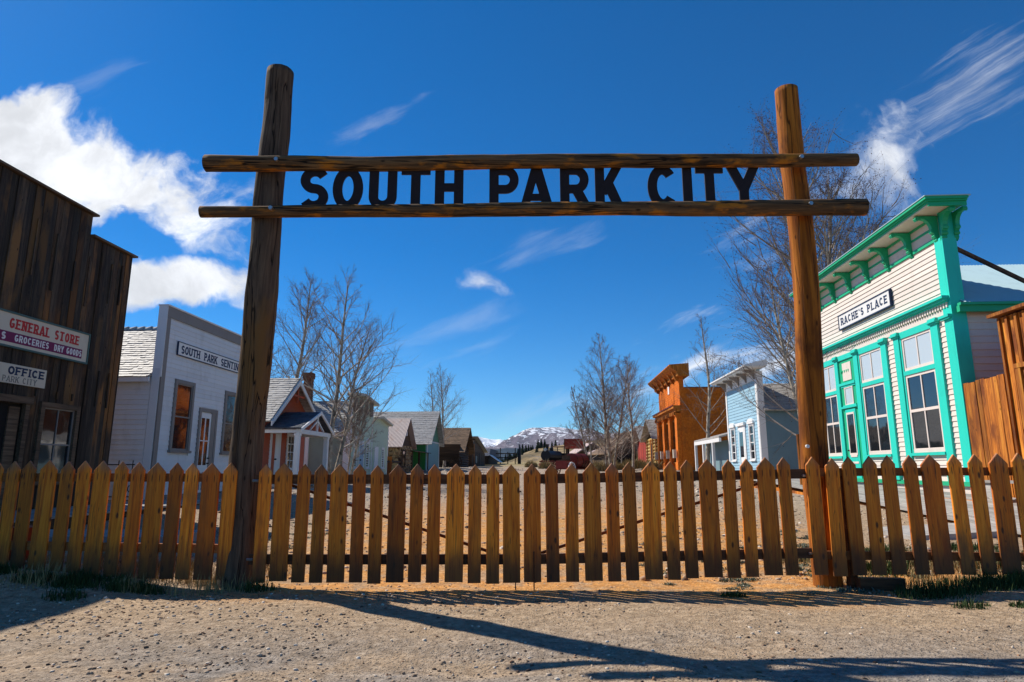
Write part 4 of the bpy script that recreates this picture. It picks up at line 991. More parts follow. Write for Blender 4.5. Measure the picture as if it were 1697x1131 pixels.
# ------------------------------------------------------------------ RACHE'S PLACE
def rache():
    Y0 = 14.62; L = 9.3; zb = .45
    t, F, S = building('cream_saloon', "cream clapboard false-front saloon with bright teal trim, RACHE'S PLACE", 'building', L, Y0, zb)
    u = lambda Y: U(Y, Y0); W_ = u(22.4); Yc = 20.3
    mir = lambda a: 2 * u(Yc) - a
    b = MB(); F.box(b, .02, W_ - .02, -.15, 0, zb, 7.12); b.link('wall', M_CREAM, t)
    b = MB(); S.box(b, .16, 10, -.15, 0, zb, 4.8); b.link('side_wall', M_CREAM, t)
    b = MB(); b.obox(F.P(.2, -.16, zb), X3 * (W_ - .4), -F.e2 * 9.5, Z3 * (4.6 - zb)); b.link('rear_wall', M_CREAM, t)
    win = [(15.5, 16.86), (17.96, 19.26)]
    win = [(u(a), u(b_)) for a, b_ in win]; win += [(u(21.02), u(22.08))]
    pil = [(14.9, 15.12) if False else (15.16, 15.44), (16.94, 17.2), (17.62, 17.9), (19.34, 19.6)]
    pil = [(u(a), u(b_)) for a, b_ in pil]; pil += [(u(20.72), u(20.96))]
    dr = (u(19.62), u(20.7))
    ops = [(w[0] - .05, w[1] + .05, 1.5, 4.7) for w in win] + [(dr[0] - .01, dr[1] + .01, 0, 4.7)] + [(p[0] + .01, p[1] - .01, 0, 4.7) for p in pil]
    siding(F, t, M_CREAM, .86, 4.68, .124, lambda z: (.27, W_ - .27), ops, .03)
    siding(F, t, M_CREAM, 5.12, 6.5, .124, lambda z: (.27, W_ - .27), (), .03)
    siding(S, t, M_CREAM, zb, 4.7, .16, lambda z: (.25, 6), (), .026)
    tr = MB(); F.box(tr, 0, .26, .003, .06, .76, 6.52); tr.link('corner_pilaster', M_TEAL, t)
    tr = MB(); F.box(tr, W_ - .26, W_, .003, .06, .76, 6.52); tr.link('corner_pilaster', M_TEAL, t)
    tr = MB(); S.box(tr, -.06, .26, .003, .07, .6, 7.12); tr.link('corner_pilaster', M_TEAL, t)
    for q_ in ((0, W_, .003, .07, .76, .86), (.26, W_ - .26, .003, .05, 6.50, 6.585), (.26, W_ - .26, .01, .035, 6.82, 6.88), (.26, W_ - .26, .01, .05, 7.06, 7.12)):
        tr = MB(); F.box(tr, *q_); tr.link('trim_band', M_TEALG, t)
    tr = MB(); F.box(tr, .26, W_ - .26, .003, .025, 6.586, 6.819); F.box(tr, .26, W_ - .26, .003, .025, 6.881, 7.059); tr.link('frieze_panel', M_CREAM, t)
    # main cornice
    c = MB(); e = .68
    F.box(c, -.53, W_ + .18, .0, .55, 7.121, 7.15); c.link('soffit', M_CREAM, t)
    c = MB(); F.box(c, -.55, W_ + .2, -.3, .57, 7.151, 7.20); F.box(c, -.59, W_ + .23, -.3, .61, 7.201, 7.24); F.box(c, -.64, W_ + .27, -.3, .66, 7.241, 7.30)
    F.box(c, -.55, -.50, -.3, .55, 7.10, 7.15); c.link('cornice', M_TEALG, t)
    c = MB(); F.box(c, -.66, W_ + .3, -.35, .68, 7.301, 7.32); c.link('cornice_flashing', M_METAL, t)
    # scroll brackets, one mesh shared
    prof = [(0, 7.10), (.58, 7.10), (.61, 7.04), (.57, 6.99), (.51, 7.01), (.44, 7.03), (.34, 7.01), (.26, 6.95), (.21, 6.87), (.19, 6.78), (.22, 6.74), (.21, 6.69), (.16, 6.67), (.13, 6.64), (.16, 6.60), (.13, 6.56), (.09, 6.55), (.10, 6.50), (.07, 6.46), (.03, 6.43), (0, 6.42)]
    def brk(frame, a, w=.11, nm='bracket'):
        mb = MB(); mb.prism([frame.P(a - w / 2, o_ * .84, z) for o_, z in prof], frame.e1 * w)
        for o_, z in ((.54, 7.035), (.17, 6.72), (.11, 6.59)): mb.tube([frame.P(a - w / 2 - .012, o_ * .84, z), frame.P(a + w / 2 + .012, o_ * .84, z)], .03, 8)
        return mb.link(nm, M_TEALG, t)
    a = .16; first = None; step = 1.28 * .9
    n = 7; sp = 1.147
    b0 = brk(F, .16)
    for k in range(1, n):
        o = bpy.data.objects.new('bracket', b0.data); C.objects.link(o); o.parent = t; o.location = F.e1 * sp * k
    brk(S, .0, .12); brk(S, .28, .1)
    # storey cornice with dentils
    c = MB(); F.box(c, -.03, W_ + .03, .02, .22, 5.04, 5.10); F.box(c, -.01, W_ + .01, .02, .16, 4.99, 5.039); F.box(c, 0, W_, .02, .10, 4.95, 4.989); c.link('storey_cornice', M_TEAL, t)
    d = MB(); a = .04
    while a < W_ - .06: F.box(d, a, a + .055, .03, .085, 4.84, 4.949); a += .11
    d.link('dentil', M_SASH, t, kind='stuff')
    c = MB(); F.box(c, 0, W_, .003, .032, 4.83, 4.949); c.link('dentil_band', M_TEALG, t)
    c = MB(); F.box(c, 0, W_, .003, .04, 4.69, 4.829); c.link('frieze_board', M_CREAM, t)
    # pilasters with capitals
    for p0, p1 in pil:
        m_ = MB(); F.box(m_, p0, p1, .003, .075, .86, 4.56); F.box(m_, p0 - .03, p1 + .03, .003, .11, 4.561, 4.60); F.box(m_, p0 - .05, p1 + .05, .003, .15, 4.601, 4.65); F.box(m_, p0 - .03, p1 + .03, .003, .12, 4.651, 4.70)
        F.box(m_, p0 - .02, p1 + .02, .003, .1, .861, 1.1); m_.link('pilaster', M_TEAL, t)
    m_ = MB(); F.box(m_, -.05, .34, .01, .15, 4.60, 4.66); F.box(m_, -.03, .32, .01, .12, 4.56, 4.599); m_.link('capital', M_TEAL, t)
    for i, (a0, a1) in enumerate(win):
        fr = MB(); F.box(fr, a0 - .06, a1 + .06, .003, .06, 4.51, 4.685); F.box(fr, a0 - .04, a1 + .04, .003, .058, 3.53, 3.64); F.box(fr, a0 - .06, a1 + .06, .003, .10, 1.47, 1.54); F.box(fr, a0 - .06, a0, .003, .05, 1.54, 4.51); F.box(fr, a1, a1 + .06, .003, .05, 1.54, 4.51)
        fr.link('window_surround', M_TEAL, t)
        window(F, t, a0, a1, 3.64, 4.51, M_SASH, M_BLIND, 2, 1, .001, .03, sill=False, sashw=.06, name='transom_window')
        window(F, t, a0, a1, 1.56, 3.53, M_SASH, M_GLASS, 2, 2, .001, .03, sill=False, sashw=.07, zsplit=[2.6])
        b = MB(); F.box(b, a0 + .01, a1 - .01, .03, .045, 1.545, 1.64); b.link('bottom_rail', M_SASH, t)
    # door bay
    a0, a1 = dr
    b = MB(); F.box(b, a0, a1, .003, .03, .76, 4.69); b.link('door_surround', M_TEALG, t)
    for q_ in ((a0, a1, .03, .07, 4.53, 4.685), (a0, a1, .03, .09, 3.72, 3.80), (a0 + .05, a1 - .05, .03, .06, 3.66, 3.719), (a0, a1, .03, .1, 3.0, 3.06), (a0 + .1, a1 - .1, .03, .07, 3.061, 3.1)):
        b = MB(); F.box(b, *q_); b.link('door_moulding', M_TEAL, t)
    b = MB(); F.box(b, a0 + .25, a1 - .25, .03, .05, 3.86, 4.42); b.link('door_transom_panel', M_CREAM, t)
    for k in range(5):
        b = MB(); c_ = a0 + .42 + k * .13; F.poly(b, [(c_ - .035, 4.20), (c_ + .035, 4.20), (c_ + .03, 4.16), (c_, 4.11), (c_ - .03, 4.16)], .05, .058); b.link('drop_ornament', M_TEALG, t)
    window(F, t, a0 + .3, a1 - .3, 3.14, 3.62, M_SASH, M_BLIND, 1, 1, .05, .055, sill=False, pout=.04, sashw=.04, name='transom_window')
    D = MB(); F.box(D, a0 + .2, a1 - .2, .03, .06, .8, 2.96); D = D.link('door', M_TEAL, t)
    p = MB(); F.box(p, a0 + .33, a1 - .33, .055, .07, 1.62, 2.8); p.link('pane', M_GLASS, D)
    p = MB()
    for q0, q1, z0, z1 in ((a0 + .28, a0 + .33, 1.56, 2.86), (a1 - .33, a1 - .28, 1.56, 2.86)): F.box(p, q0, q1, .06, .076, z0, z1)
    F.box(p, a0 + .33, a1 - .33, .06, .076, 2.8, 2.86); F.box(p, a0 + .33, a1 - .33, .06, .076, 1.5, 1.62); F.box(p, a0 + .28, a1 - .28, .06, .072, 1.30, 1.36); F.box(p, a0 + .28, a1 - .28, .06, .072, 1.0, 1.06); p.link('door_bead', M_SASH, D)
    bar(D, 'handle', M_IRON, F.P(a1 - .26, .06, 1.7), F.P(a1 - .26, .12, 1.7), .025)
    # roof behind the false front
    gable(t, F, -.25, W_ + .2, u(18.4), 4.85, 6.95, -.15, 9.5, M_METAL, kind='metal')
    g = MB(); S.box(g, .0, 9.5, .16, .27, 4.66, 4.80); S.box(g, .0, 9.5, .20, .33, 4.80, 4.86); g.link('gutter', M_TEALG, t)
    g = MB(); F.box(g, u(14.9), u(17.6), -9.6, -.2, 6.98, 7.0) if False else None
    r = MB(); r.tube([F.P(.1, -.2, 6.35), F.P(.75, -3.4, 4.95)], .055, 4); r.link('brace_pole', M_LOGW, t)
    w = MB(); pts = [F.P(4.6 + .35 * k, .12 + .05 * math.sin(k), 5.05 - .12 * math.sin(k * .9) - .03 * k) for k in range(9)]; w.tube(pts, .008, 4); w.link('loose_cable', M_IRON, t)
    s = thing('saloon_sign', "white board sign reading RACHE'S PLACE in black serif letters", 'sign', t.matrix_basis @ F.P(u(17.08), .03, 5.5), ANG)
    G = Fr((0, 0, 0), F.e1, F.e2, 5.5); Ls = (20.25 - 17.08) * CO
    b = MB(); G.box(b, 0, Ls, 0, .06, 5.5, 5.92); b.link('board', M_SIGNW, s)
    b = MB(); G.box(b, -.03, 0, 0, .075, 5.47, 5.95); G.box(b, Ls, Ls + .03, 0, .075, 5.47, 5.95); G.box(b, 0, Ls, 0, .075, 5.47, 5.5); G.box(b, 0, Ls, 0, .075, 5.92, 5.95); b.link('frame', M_SNAVY, s)
    text(s, M_SNAVY, G, "ECALP S'EHCAR"[::-1], Ls - .12, .12, 5.6, 5.83, .061, .22, .12, sp=.24) if False else None
    return t, F, s, G, Ls
rt, RF, rsign, RG, RLs = rache()
def text_rev(root, m, F, s, a0, a1, z0, z1, o, t, serif, sp):
    """lettering whose reading direction runs towards smaller a"""
    tot = sum(WID.get(c, .8) for c in s) + sp * (len(s) - 1); k = (a0 - a1) / tot; a = a0; mb = MB()
    for c in s:
        w = WID.get(c, .8) * k
        if c != ' ': letter(mb, F, c, a, a - w, z0, z1, o - .002, o + .003, t, serif, .0002)
        a -= w + sp * k
    return mb.link('lettering', m, root)
text_rev(rsign, M_SNAVY, RG, "RACHE'S PLACE", RLs - .14, .14, 5.6, 5.83, .061, .23, .13, .26)

# ------------------------------------------------------------------ board fence and batten shed at the right edge
def right_shed():
    L = 9.3; Y0 = 8.6; zb = .25
    t, F, S = building('batten_shed', 'orange-brown board-and-batten shed at the right edge', 'shed', L, Y0, zb)
    u = lambda Y: U(Y, Y0); W_ = u(13.15)
    b = MB(); F.box(b, 0, W_, -.1, 0, zb, 4.2); b.obox(F.P(.05, -.1, zb), X3 * (W_ - .1), -F.e2 * 5, Z3 * 3.7); b.link('wall', M_SHED, t)
    b = MB(); F.box(b, -.2, W_ + .12, -5.4, .16, 4.235, 4.30); b.link('roof_edge', M_SHED, t)
    vboards(F, t, M_SHED, 0, W_, lambda a: 4.2, zb, .2, .28, ((u(11.2), u(12.55), 2.0, 3.1),), .03)
    a = .1
    while a < W_:
        b = MB(); F.box(b, a, a + .06, .032, .07, zb, 4.19); b.link('batten', M_SHED, t); a += random.uniform(.22, .3)
    b = MB(); F.box(b, u(11.1), u(12.75), .071, .12, 3.1, 3.19); F.box(b, u(12.6), u(12.75), .04, .11, 1.9, 3.1); F.box(b, u(11.2), u(12.6), .01, .03, 2.0, 3.1); b.link('window_frame', M_SHED, t)
    w = MB(); F.box(w, u(11.3), u(12.45), .031, .04, 2.05, 3.05); w.link('pane', M_GLASS, t)
    f = thing('plank_fence', 'tall rough orange plank fence between the cream saloon and the batten shed', 'fence', (L + SS * 13.2, 13.2, .3), ANG)
    F2 = Fr((0, 0, 0), X3, Y3, .3)
    vboards(F2, f, M_SHED, .02, U(14.58, 13.2), lambda a: 3.06, .35, .15, .24, (), .03, name='plank', jit=.06)
    b = MB(); F2.box(b, 0, 1.4, -.05, .0, 2.6, 2.72); F2.box(b, 0, 1.4, -.05, 0, .8, .92); b.link('rail', M_SHED, f)
right_shed()

# ------------------------------------------------------------------ light-blue house
def blue():
    Y0 = 29.2; L = 9.3; zb = gz(11.2, 31)
    t, F, S = building('blue_false_front_house', 'light-blue clapboard false-front house with white trim and arched windows', 'house', L, Y0, zb)
    u = lambda Y: U(Y, Y0); W_ = u(34.5)
    b = MB(); F.box(b, 0, W_, -.15, 0, zb, 5.6); b.link('wall', M_BLUE, t)
    b = MB(); b.obox(F.P(.1, -.16, zb), X3 * (W_ - .2), -F.e2 * 7, Z3 * (3.7 - zb)); S.box(b, .1, 7, -.1, 0, zb, 3.7); b.link('side_wall', M_BLUED, t)
    nw = (u(30.1), u(30.72)); fw = (u(33.25), u(33.87)); dd = (u(31.5), u(32.45))
    siding(F, t, M_BLUE, zb, 5.1, .15, lambda z: (.22, W_ - .2), [(nw[0] - .1, nw[1] + .1, 1.4, 3.3), (fw[0] - .1, fw[1] + .1, 1.4, 3.3), (dd[0] - .1, dd[1] + .1, 0, 3.3)], .026, parts=False)
    siding(S, t, M_BLUED, zb, 3.65, .17, lambda z: (.25, 7), [(2.1, 3.3, 1.2, 3.4)], .024, parts=False)
    b = MB(); F.box(b, 0, .22, .003, .05, zb, 5.12); S.box(b, -.04, .24, .003, .05, zb, 5.5); b.link('corner_board', M_WTRIM, t)
    b = MB(); F.box(b, W_ - .2, W_, .003, .05, zb, 5.12); b.link('corner_board', M_WTRIM, t)
    b = MB(); F.box(b, 0, W_, .003, .05, 5.121, 5.58); b.link('frieze', M_WTRIM, t)
    for k in range(5):
        bk = MB(); a = .12 + k * (W_ - .3) / 4; bk.prism([F.P(a, o_, z) for o_, z in ((.05, 5.57), (.5, 5.57), (.48, 5.48), (.3, 5.45), (.2, 5.33), (.13, 5.28), (.1, 5.16), (.05, 5.14))], F.e1 * .12); bk.link('bracket', M_TAUPE, t)
    c = MB(); F.box(c, -.55, W_ + .55, -.2, .62, 5.581, 5.64); c.link('soffit', M_WTRIM, t)
    c = MB(); o1 = F.P(-.62, .7, 5.641); c.hexa([o1, F.P(W_ + .62, .7, 5.641), F.P(W_ + .62, -.3, 5.641), F.P(-.62, -.3, 5.641), F.P(-.62, .7, 5.70), F.P(W_ + .62, .7, 5.70), F.P(W_ + .62, -.3, 5.95), F.P(-.62, -.3, 5.95)]); c.link('cornice_roof', M_WTRIM, t)
    for a0, a1 in (nw, fw):
        w = window(F, t, a0, a1, 1.56, 3.12, M_WTRIM, M_GLASS, 1, 4, .09, .06, sashw=.035)
        h = MB(); am = (a0 + a1) / 2; F.poly(h, [(a0 - .16, 3.2)] + [(am - (a1 - a0 + .32) / 2 * math.cos(R(x)), 3.2 + .24 * math.sin(R(x)) ** .8) for x in range(15, 166, 15)] + [(a1 + .16, 3.2)], .01, .11); h.link('arched_hood', M_WTRIM, w)
    b = MB(); F.box(b, dd[0] - .12, dd[1] + .12, .003, .06, .8, 3.2); F.box(b, dd[0] - .2, dd[1] + .2, .003, .14, 3.2, 3.34); b.link('door_frame', M_WTRIM, t)
    D = MB(); F.box(D, dd[0] + .02, dd[1] - .02, .055, .07, .85, 3.1); D = D.link('door', M_WTRIM, t)
    p = MB(); F.box(p, dd[0] + .2, dd[1] - .2, .066, .078, 1.7, 2.9); p.link('pane', M_GLASS, D)
    p = MB(); F.box(p, dd[1] - .2, dd[1] - .03, .066, .08, .9, 3.0); p.link('door_stile', M_BLUE, D)
    window(S, t, 2.25, 3.15, 1.3, 3.2, M_WTRIM, M_GLASS, 2, 4, .12, .06)
    gable(t, F, -.3, W_ + .3, W_ / 2, 3.72, 5.25, -.18, 7.2, M_SHING, pitch=.2, wid=.25)
    # porch annex between the blue house and the orange building
    b = MB(); b.obox(F.P(W_ + .1, -.35, zb), X3 * 7, -F.e2 * 3, Z3 * (2.7 - zb)); b.link('annex_wall', M_BLUED, t)
    a0_, a1_ = W_ + .1, W_ + 6.2
    r = MB(); r.hexa([F.P(a0_, .5, 2.75), F.P(a1_, .5, 2.75), F.P(a1_, -2, 3.35), F.P(a0_, -2, 3.35), F.P(a0_, .5, 2.84), F.P(a1_, .5, 2.84), F.P(a1_, -2, 3.46), F.P(a0_, -2, 3.46)]); r.link('porch_roof', M_SHING, t)
    r = MB(); F.box(r, a0_, a1_, .38, .5, 2.55, 2.745); r.link('porch_beam', M_WTRIM, t)
    for k in (1.6, 3.9, 6.0):
        r = MB(); F.box(r, a0_ + k - .08, a0_ + k + .08, .36, .5, zb, 2.55); r.link('porch_post', M_WTRIM, t)
blue()

# ------------------------------------------------------------------ orange brick building
def orange():
    Y0 = 47.0; L = 9.3; zb = gz(12.2, 50)
    t, F, S = building('orange_brick_store', 'tall orange brick two-storey store with heavy wooden cornices', 'building', L, Y0, zb)
    u = lambda Y: U(Y, Y0); W_ = u(56.2)
    b = MB(); F.box(b, 0, W_, -.3, 0, zb, 7.75); b.obox(F.P(.01, -.3, zb), X3 * (W_ - .02), -F.e2 * 13, Z3 * (6.9 - zb)); b.link('wall', M_BRICK, t)
    # brick courses as real relief on both faces that show
    for FF, a1, zt, nm in ((F, W_, 7.6, 'brick'), (S, 13.3, 6.85, 'brick')):
        mb = MB(); z = zb; k = 0
        while z < zt:
            a = -(k % 2) * .25
            while a < a1:
                x0_, x1_ = max(a, .01), min(a + .48, a1 - .01)
                if x1_ - x0_ > .05 and not (FF is F and 1.2 < z < 5.1): FF.box(mb, x0_, x1_, 0, random.uniform(.012, .03), z, z + .145)
                a += .5
            z += .165; k += 1
        mb.link(nm, M_BRICK, t, kind='stuff')
    # piers and tall dark openings of the ground floor
    for k in range(4):
        a = .05 + k * (W_ - .95) / 3; p = MB(); F.box(p, a, a + .85, .0, .3, zb, 5.1); F.box(p, a - .06, a + .91, 0, .36, zb, 1.6); F.box(p, a - .05, a + .9, 0, .35, 4.9, 5.1); p.link('pier', M_BRICK, t)
    for k in range(3):
        a = .95 + k * (W_ - .95) / 3; a1 = a + (W_ - .95) / 3 - .9
        window(F, t, a + .15, a1 - .1, 1.6, 4.6, M_SHED, M_GLASS, 2, 3, .12, .12, pout=.03)
    c = MB(); F.box(c, -.25, W_ + .3, -.05, .55, 5.42, 5.62); F.box(c, -.1, W_ + .15, -.05, .38, 5.2, 5.419); c.link('storey_cornice', M_SHED, t)
    c = MB(); F.box(c, -.2, W_ + .3, .56, .6, 5.6, 5.66); c.link('cornice_edge', M_REDP, t)
    c = MB(); prof = [(0, 7.7), (.2, 7.75), (.25, 8.0), (.6, 8.25), (.78, 8.46), (.78, 8.53), (-.6, 8.62), (-.6, 7.7)]
    c.prism([F.P(-.7, o_, z) for o_, z in prof], F.e1 * (W_ + 1.6)); c.link('cornice', M_SHED, t)
    for k in range(6):
        a = .2 + k * (W_ - .6) / 5; p = MB(); p.prism([F.P(a, o_, z) for o_, z in ((.02, 8.05), (.5, 8.2), (.45, 8.02), (.35, 7.85), (.2, 7.5), (.02, 7.45))], F.e1 * .22); p.link('bracket', M_SHED, t)
    p = MB(); S.box(p, 0, .5, -.05, .6, 8.2, 8.6); p.link('cornice_return', M_SHED, t)
    p = MB(); F.box(p, 3.9, 4.5, .02, .06, 6.9, 7.5); p.link('white_plaque', M_WTRIM, t)
    for k in range(4):
        a = .3 + k * (W_ - .95) / 3; p = MB(); F.box(p, a, a + .3, .37, .6, 1.9, 2.5); p.link('lantern', M_SIGNC, t)
    for k in range(14):
        p = MB(); a = .1 + k * (W_ - .3) / 13.5; F.box(p, a, a + .25, .31, .5, 4.95, 5.19); p.link('cornice_block', M_SHED, t)
    r = MB(); S.box(r, .35, 13.5, -9, .12, 6.91, 6.97); r.link('parapet_cap', M_STORE2, t)
orange()

def log_red():
    Y0 = 57.2; L = 9.3; zb = gz(13, 60)
    t, F, S = building('yellow_log_cabin', 'yellow log cabin with dark gable and grey shingle roof past the orange store', 'cabin', L, Y0, zb)
    u = lambda Y: U(Y, Y0); W_ = u(63.8); ur = u(60.2)
    b = MB(); F.poly(b, [(0, zb), (W_, zb), (W_, 3.9), (ur, 5.1), (0, 3.9)], -.2, 0); b.obox(F.P(.1, -.2, zb), X3 * (W_ - .2), -F.e2 * 7, Z3 * (3.8 - zb)); b.link('wall', M_LOGW, t)
    for k in range(9):
        b = MB(); b.tube([F.P(-.1, .05, zb + .15 + k * .3), F.P(W_ + .1, .05, zb + .15 + k * .3)], .15, 8); b.link('log', M_LOGY, t)
    for a in (.3, 2.2, 3.4, 5.6):
        b = MB(); F.box(b, a, a + .35, .02, .24, zb, 3.8); b.link('door_post', M_SHED, t)
    b = MB(); F.box(b, 2.55, 3.4, .15, .2, zb, 3.3); b.link('door', M_DARK, t)
    gable(t, F, -.5, W_ + .5, ur, 3.7, 5.6, .7, 8, M_SHING, pitch=.3, wid=.3)
    t, F, S = building('red_board_shop', 'red vertical-board shop with grey roof beyond the yellow log cabin', 'shop', L, 64.8, zb)
    W_ = 6.5
    b = MB(); F.poly(b, [(0, zb), (W_, zb), (W_, 4.0), (W_ / 2, 5.3), (0, 4.0)], -.2, 0); b.obox(F.P(.1, -.2, zb), X3 * (W_ - .2), -F.e2 * 7, Z3 * (3.9 - zb)); b.link('wall', M_REDB, t)
    a = 0
    while a < W_ - .3:
        b = MB(); w = .42; F.box(b, a, a + w - .04, 0, random.uniform(.03, .08), zb, 3.95); b.link('board', M_REDB, t); a += w
    gable(t, F, -.4, W_ + .4, W_ / 2, 3.85, 5.5, .7, 8, M_SHING, pitch=.3, wid=.3)
    # dark open shed and brown roofs deeper in
    for nm, lb, x, y, w, d, h, rh, mr in (('open_shed', 'dark open shed with rusty roof behind the bare thicket', 14.9, 84, 7, 8, 1.7, 2.6, M_SHING2), ('ore_mill', 'brown mill with stub chimney and pinkish roof in the distance', 12.2, 108, 4, 6, 1.9, 1.4, M_METRUST), ('long_shed', 'low long shed with orange-rust roof left of the thicket', 13.3, 98, 3.6, 5, 1.7, .6, M_METRUST)):
        zb = gz(x, y); s = thing(nm, lb, 'shed', (x, y, zb), R(8)); b = MB(); b.obox((-w / 2, -d / 2, 0), X3 * w, Y3 * d, Z3 * h)
        b.prism([Vector((-w / 2, -d / 2, h)), Vector((w / 2, -d / 2, h)), Vector((w * .05, -d / 2, h + rh * .9))], Y3 * d); b.link('wall', M_LOGW, s)
        for s_ in (-1, 1):
            r = MB(); e_ = Vector((s_ * (w / 2 + .5), -d / 2 - .5, h - .25)); p_ = Vector((w * .05, -d / 2 - .5, h + rh)); r.hexa([e_, p_, p_ + Y3 * (d + 1), e_ + Y3 * (d + 1), e_ + Z3 * .15, p_ + Z3 * .15, p_ + Y3 * (d + 1) + Z3 * .15, e_ + Y3 * (d + 1) + Z3 * .15]); r.link('roof', mr, s)
        if nm == 'open_shed':
            for k in range(3):
                r = MB(); r.obox((-w / 2 + k * 3, -d / 2 - .4, 0), X3 * .25, Y3 * .25, Z3 * 1.8); r.link('post', M_LOGY, s)
            r = MB(); r.obox((-w / 2 + .5, -d / 2 - .03, 0), X3 * (w - 1), Y3 * .05, Z3 * 1.5); r.link('opening', M_DARK, s)
        else:
            r = MB(); r.obox((.2, 0, h + rh - .3), X3 * .5, Y3 * .5, Z3 * .9); r.link('chimney', M_RUST, s)
log_red()

# ------------------------------------------------------------------ boardwalks, bench, concrete walk
def walks():
    t = thing('boardwalk', 'grey plank boardwalk sloping along the cream saloon front', 'boardwalk', (9.3 + SS * 9, 9, 0), ANG)
    F = Fr((0, 0, 0), X3, Y3, 0)
    zi = lambda a: .50 + .018 * a; zo = lambda a: .12 + .047 * a
    for k in range(13):
        o0, o1 = .1 + k * .15, .1 + k * .15 + .138; a = -1.5 + (k % 3) * .4
        while a < 17:
            l = random.uniform(3, 4.4); a1 = min(a + l, 17.3); e = random.uniform(-.004, .004)
            z = lambda a_, o_: zi(a_) + (min(zo(a_), zi(a_)) - zi(a_)) * (o_ - .1) / 1.95 + e
            m = MB(); m.hexa([F.P(a, o0, z(a, o0) - .04), F.P(a1 - .006, o0, z(a1, o0) - .04), F.P(a1 - .006, o1, z(a1, o1) - .04), F.P(a, o1, z(a, o1) - .04), F.P(a, o0, z(a, o0)), F.P(a1 - .006, o0, z(a1, o0)), F.P(a1 - .006, o1, z(a1, o1)), F.P(a, o1, z(a, o1))])
            m.link('plank', M_DECK, t); a = a1
    m = MB(); m.hexa([F.P(-1.5, .05, 0), F.P(17, .05, 0), F.P(17, 1.95, 0), F.P(-1.5, 1.95, 0), F.P(-1.5, .05, .42), F.P(17, .05, .7), F.P(17, 1.95, .7), F.P(-1.5, 1.95, .02)]); m.link('joist', M_SHED, t)
    t = thing('boardwalk', 'shaded grey plank boardwalk beside the dark wooden store', 'boardwalk', (-10.2 + SS * 8, 8, 0), ANG)
    F = Fr((0, 0, 0), X3, -Y3, 0)
    for k in range(11):
        o0 = .12 + k * .17; a = -2 + (k % 3) * .5
        while a < 15:
            a1 = min(a + random.uniform(3, 4.4), 15.2); m = MB(); F.box(m, a, a1 - .006, o0, o0 + .158, .34, .375 + random.uniform(-.004, .004)); m.link('plank', M_DECK, t); a = a1
    m = MB(); F.box(m, -2, 15.2, .1, 1.94, .0, .335); m.link('joist', M_LOGW, t)
    c = MB(); c.obox((-8.9, 9.9, .02), Vector((3.9, -.1, 0)), Vector((.15, 1.1, 0)), Z3 * .16); o = c.link('sidewalk', plain('concrete', (.42, .40, .37), .9, .2, 0, 8, .3), None, 'structure')
    c = MB(); c.obox((6.2, 10.5, -.02), Vector((5, .35, .22)), Vector((-.05, 1.15, .03)), Z3 * .14); c.link('sidewalk', MATS['concrete'], None, 'structure')
    # bench in front of the batten shed
    b = thing('plank_bench', 'weathered grey plank bench in front of the batten shed', 'bench', (9.62, 12.3, .42), ANG)
    for k in range(3):
        m = MB(); m.obox((-2.6, -.05 + k * .15, .46), X3 * 3.6, Y3 * .138, Z3 * .045); m.link('seat_plank', M_DECK, b)
    for x in (-2.3, .6):
        m = MB(); m.obox((x, 0, -.05), X3 * .06, Y3 * .34, Z3 * .5); m.link('leg', M_DECK, b)
        m = MB(); m.hexa([(x + .06, .3, .46), (x + .4, .3, .46), (x + .46, .3, .46), (x + .06, .3, .1), (x + .06, .34, .46), (x + .4, .34, .46), (x + .46, .34, .46), (x + .06, .34, .1)]); m.link('brace', M_DECK, b)
    # ironwork garden frame by the white office wall
    g = thing('ironwork_stand', 'black scrolled ironwork stand against the white clapboard side wall', 'garden stand', (-9.75, 16.4, .35), 0)
    for x in (-.35, 0, .35):
        bar(g, 'upright', M_IRON, (x, 0, 0), (x, 0, 1.0), .012)
        sc = MB(); sc.tube([(x + .1 * (1 - k / 14) * math.cos(k * .7), 0, .3 + .12 * (1 - k / 14) * math.sin(k * .7)) for k in range(13)], .01, 5); sc.link('scroll', M_IRON, g)
    bar(g, 'crossbar', M_IRON, (-.4, 0, .9), (.4, 0, .9), .012); bar(g, 'crossbar', M_IRON, (-.4, 0, .12), (.4, 0, .12), .012)
    # orange bucket half hidden behind the left fence
    k = MB(); k.tube([(0, 0, 0), (0, 0, .4)], [.14, .18], 18); 
    bk = thing('orange_bucket', 'orange-red bucket half hidden behind the pickets at the far left', 'bucket', (-5.45, 7.6, .1)); k.link('body', plain('orange_plastic', (.5, .07, .02), .5), bk)
    k = MB(); k.tube([(0, 0, .385), (0, 0, .41)], .19, 18); k.link('rim', MATS['orange_plastic'], bk)
    # hitching rail in front of the pale-green annex
    h = thing('hitching_rail', 'rough brown post hitching rail before the pale green annex', 'hitching rail', (-6.3, 34, gz(-6.3, 34)), ANG)
    for x in (0, 2.4):
        m = MB(); m.tube([(x, 0, -.1), (x, 0, 1.1)], .12, 8); m.link('post', M_SHED if x == 0 else M_LOGW, h)
    m = MB(); m.tube([(-.3, 0, .85), (2.7, 0, .85)], .06, 8); m.link('rail', M_LOGW, h)
    # lone post by the blue house
    m = MB(); m.tube([(0, 0, -.1), (0, 0, 1.75)], .07, 8); o = m.link('wooden_post', M_SHED, None, None, (8.95, 20.5, gz(8.95, 20.5))); tag(o, 'single orange-brown wooden post standing before the blue house side wall', 'post')
    for i, (px, py, Y, s_) in enumerate(((1255, 790, 27, .35), (1258, 772, 27, .3))):
        pass
walks()
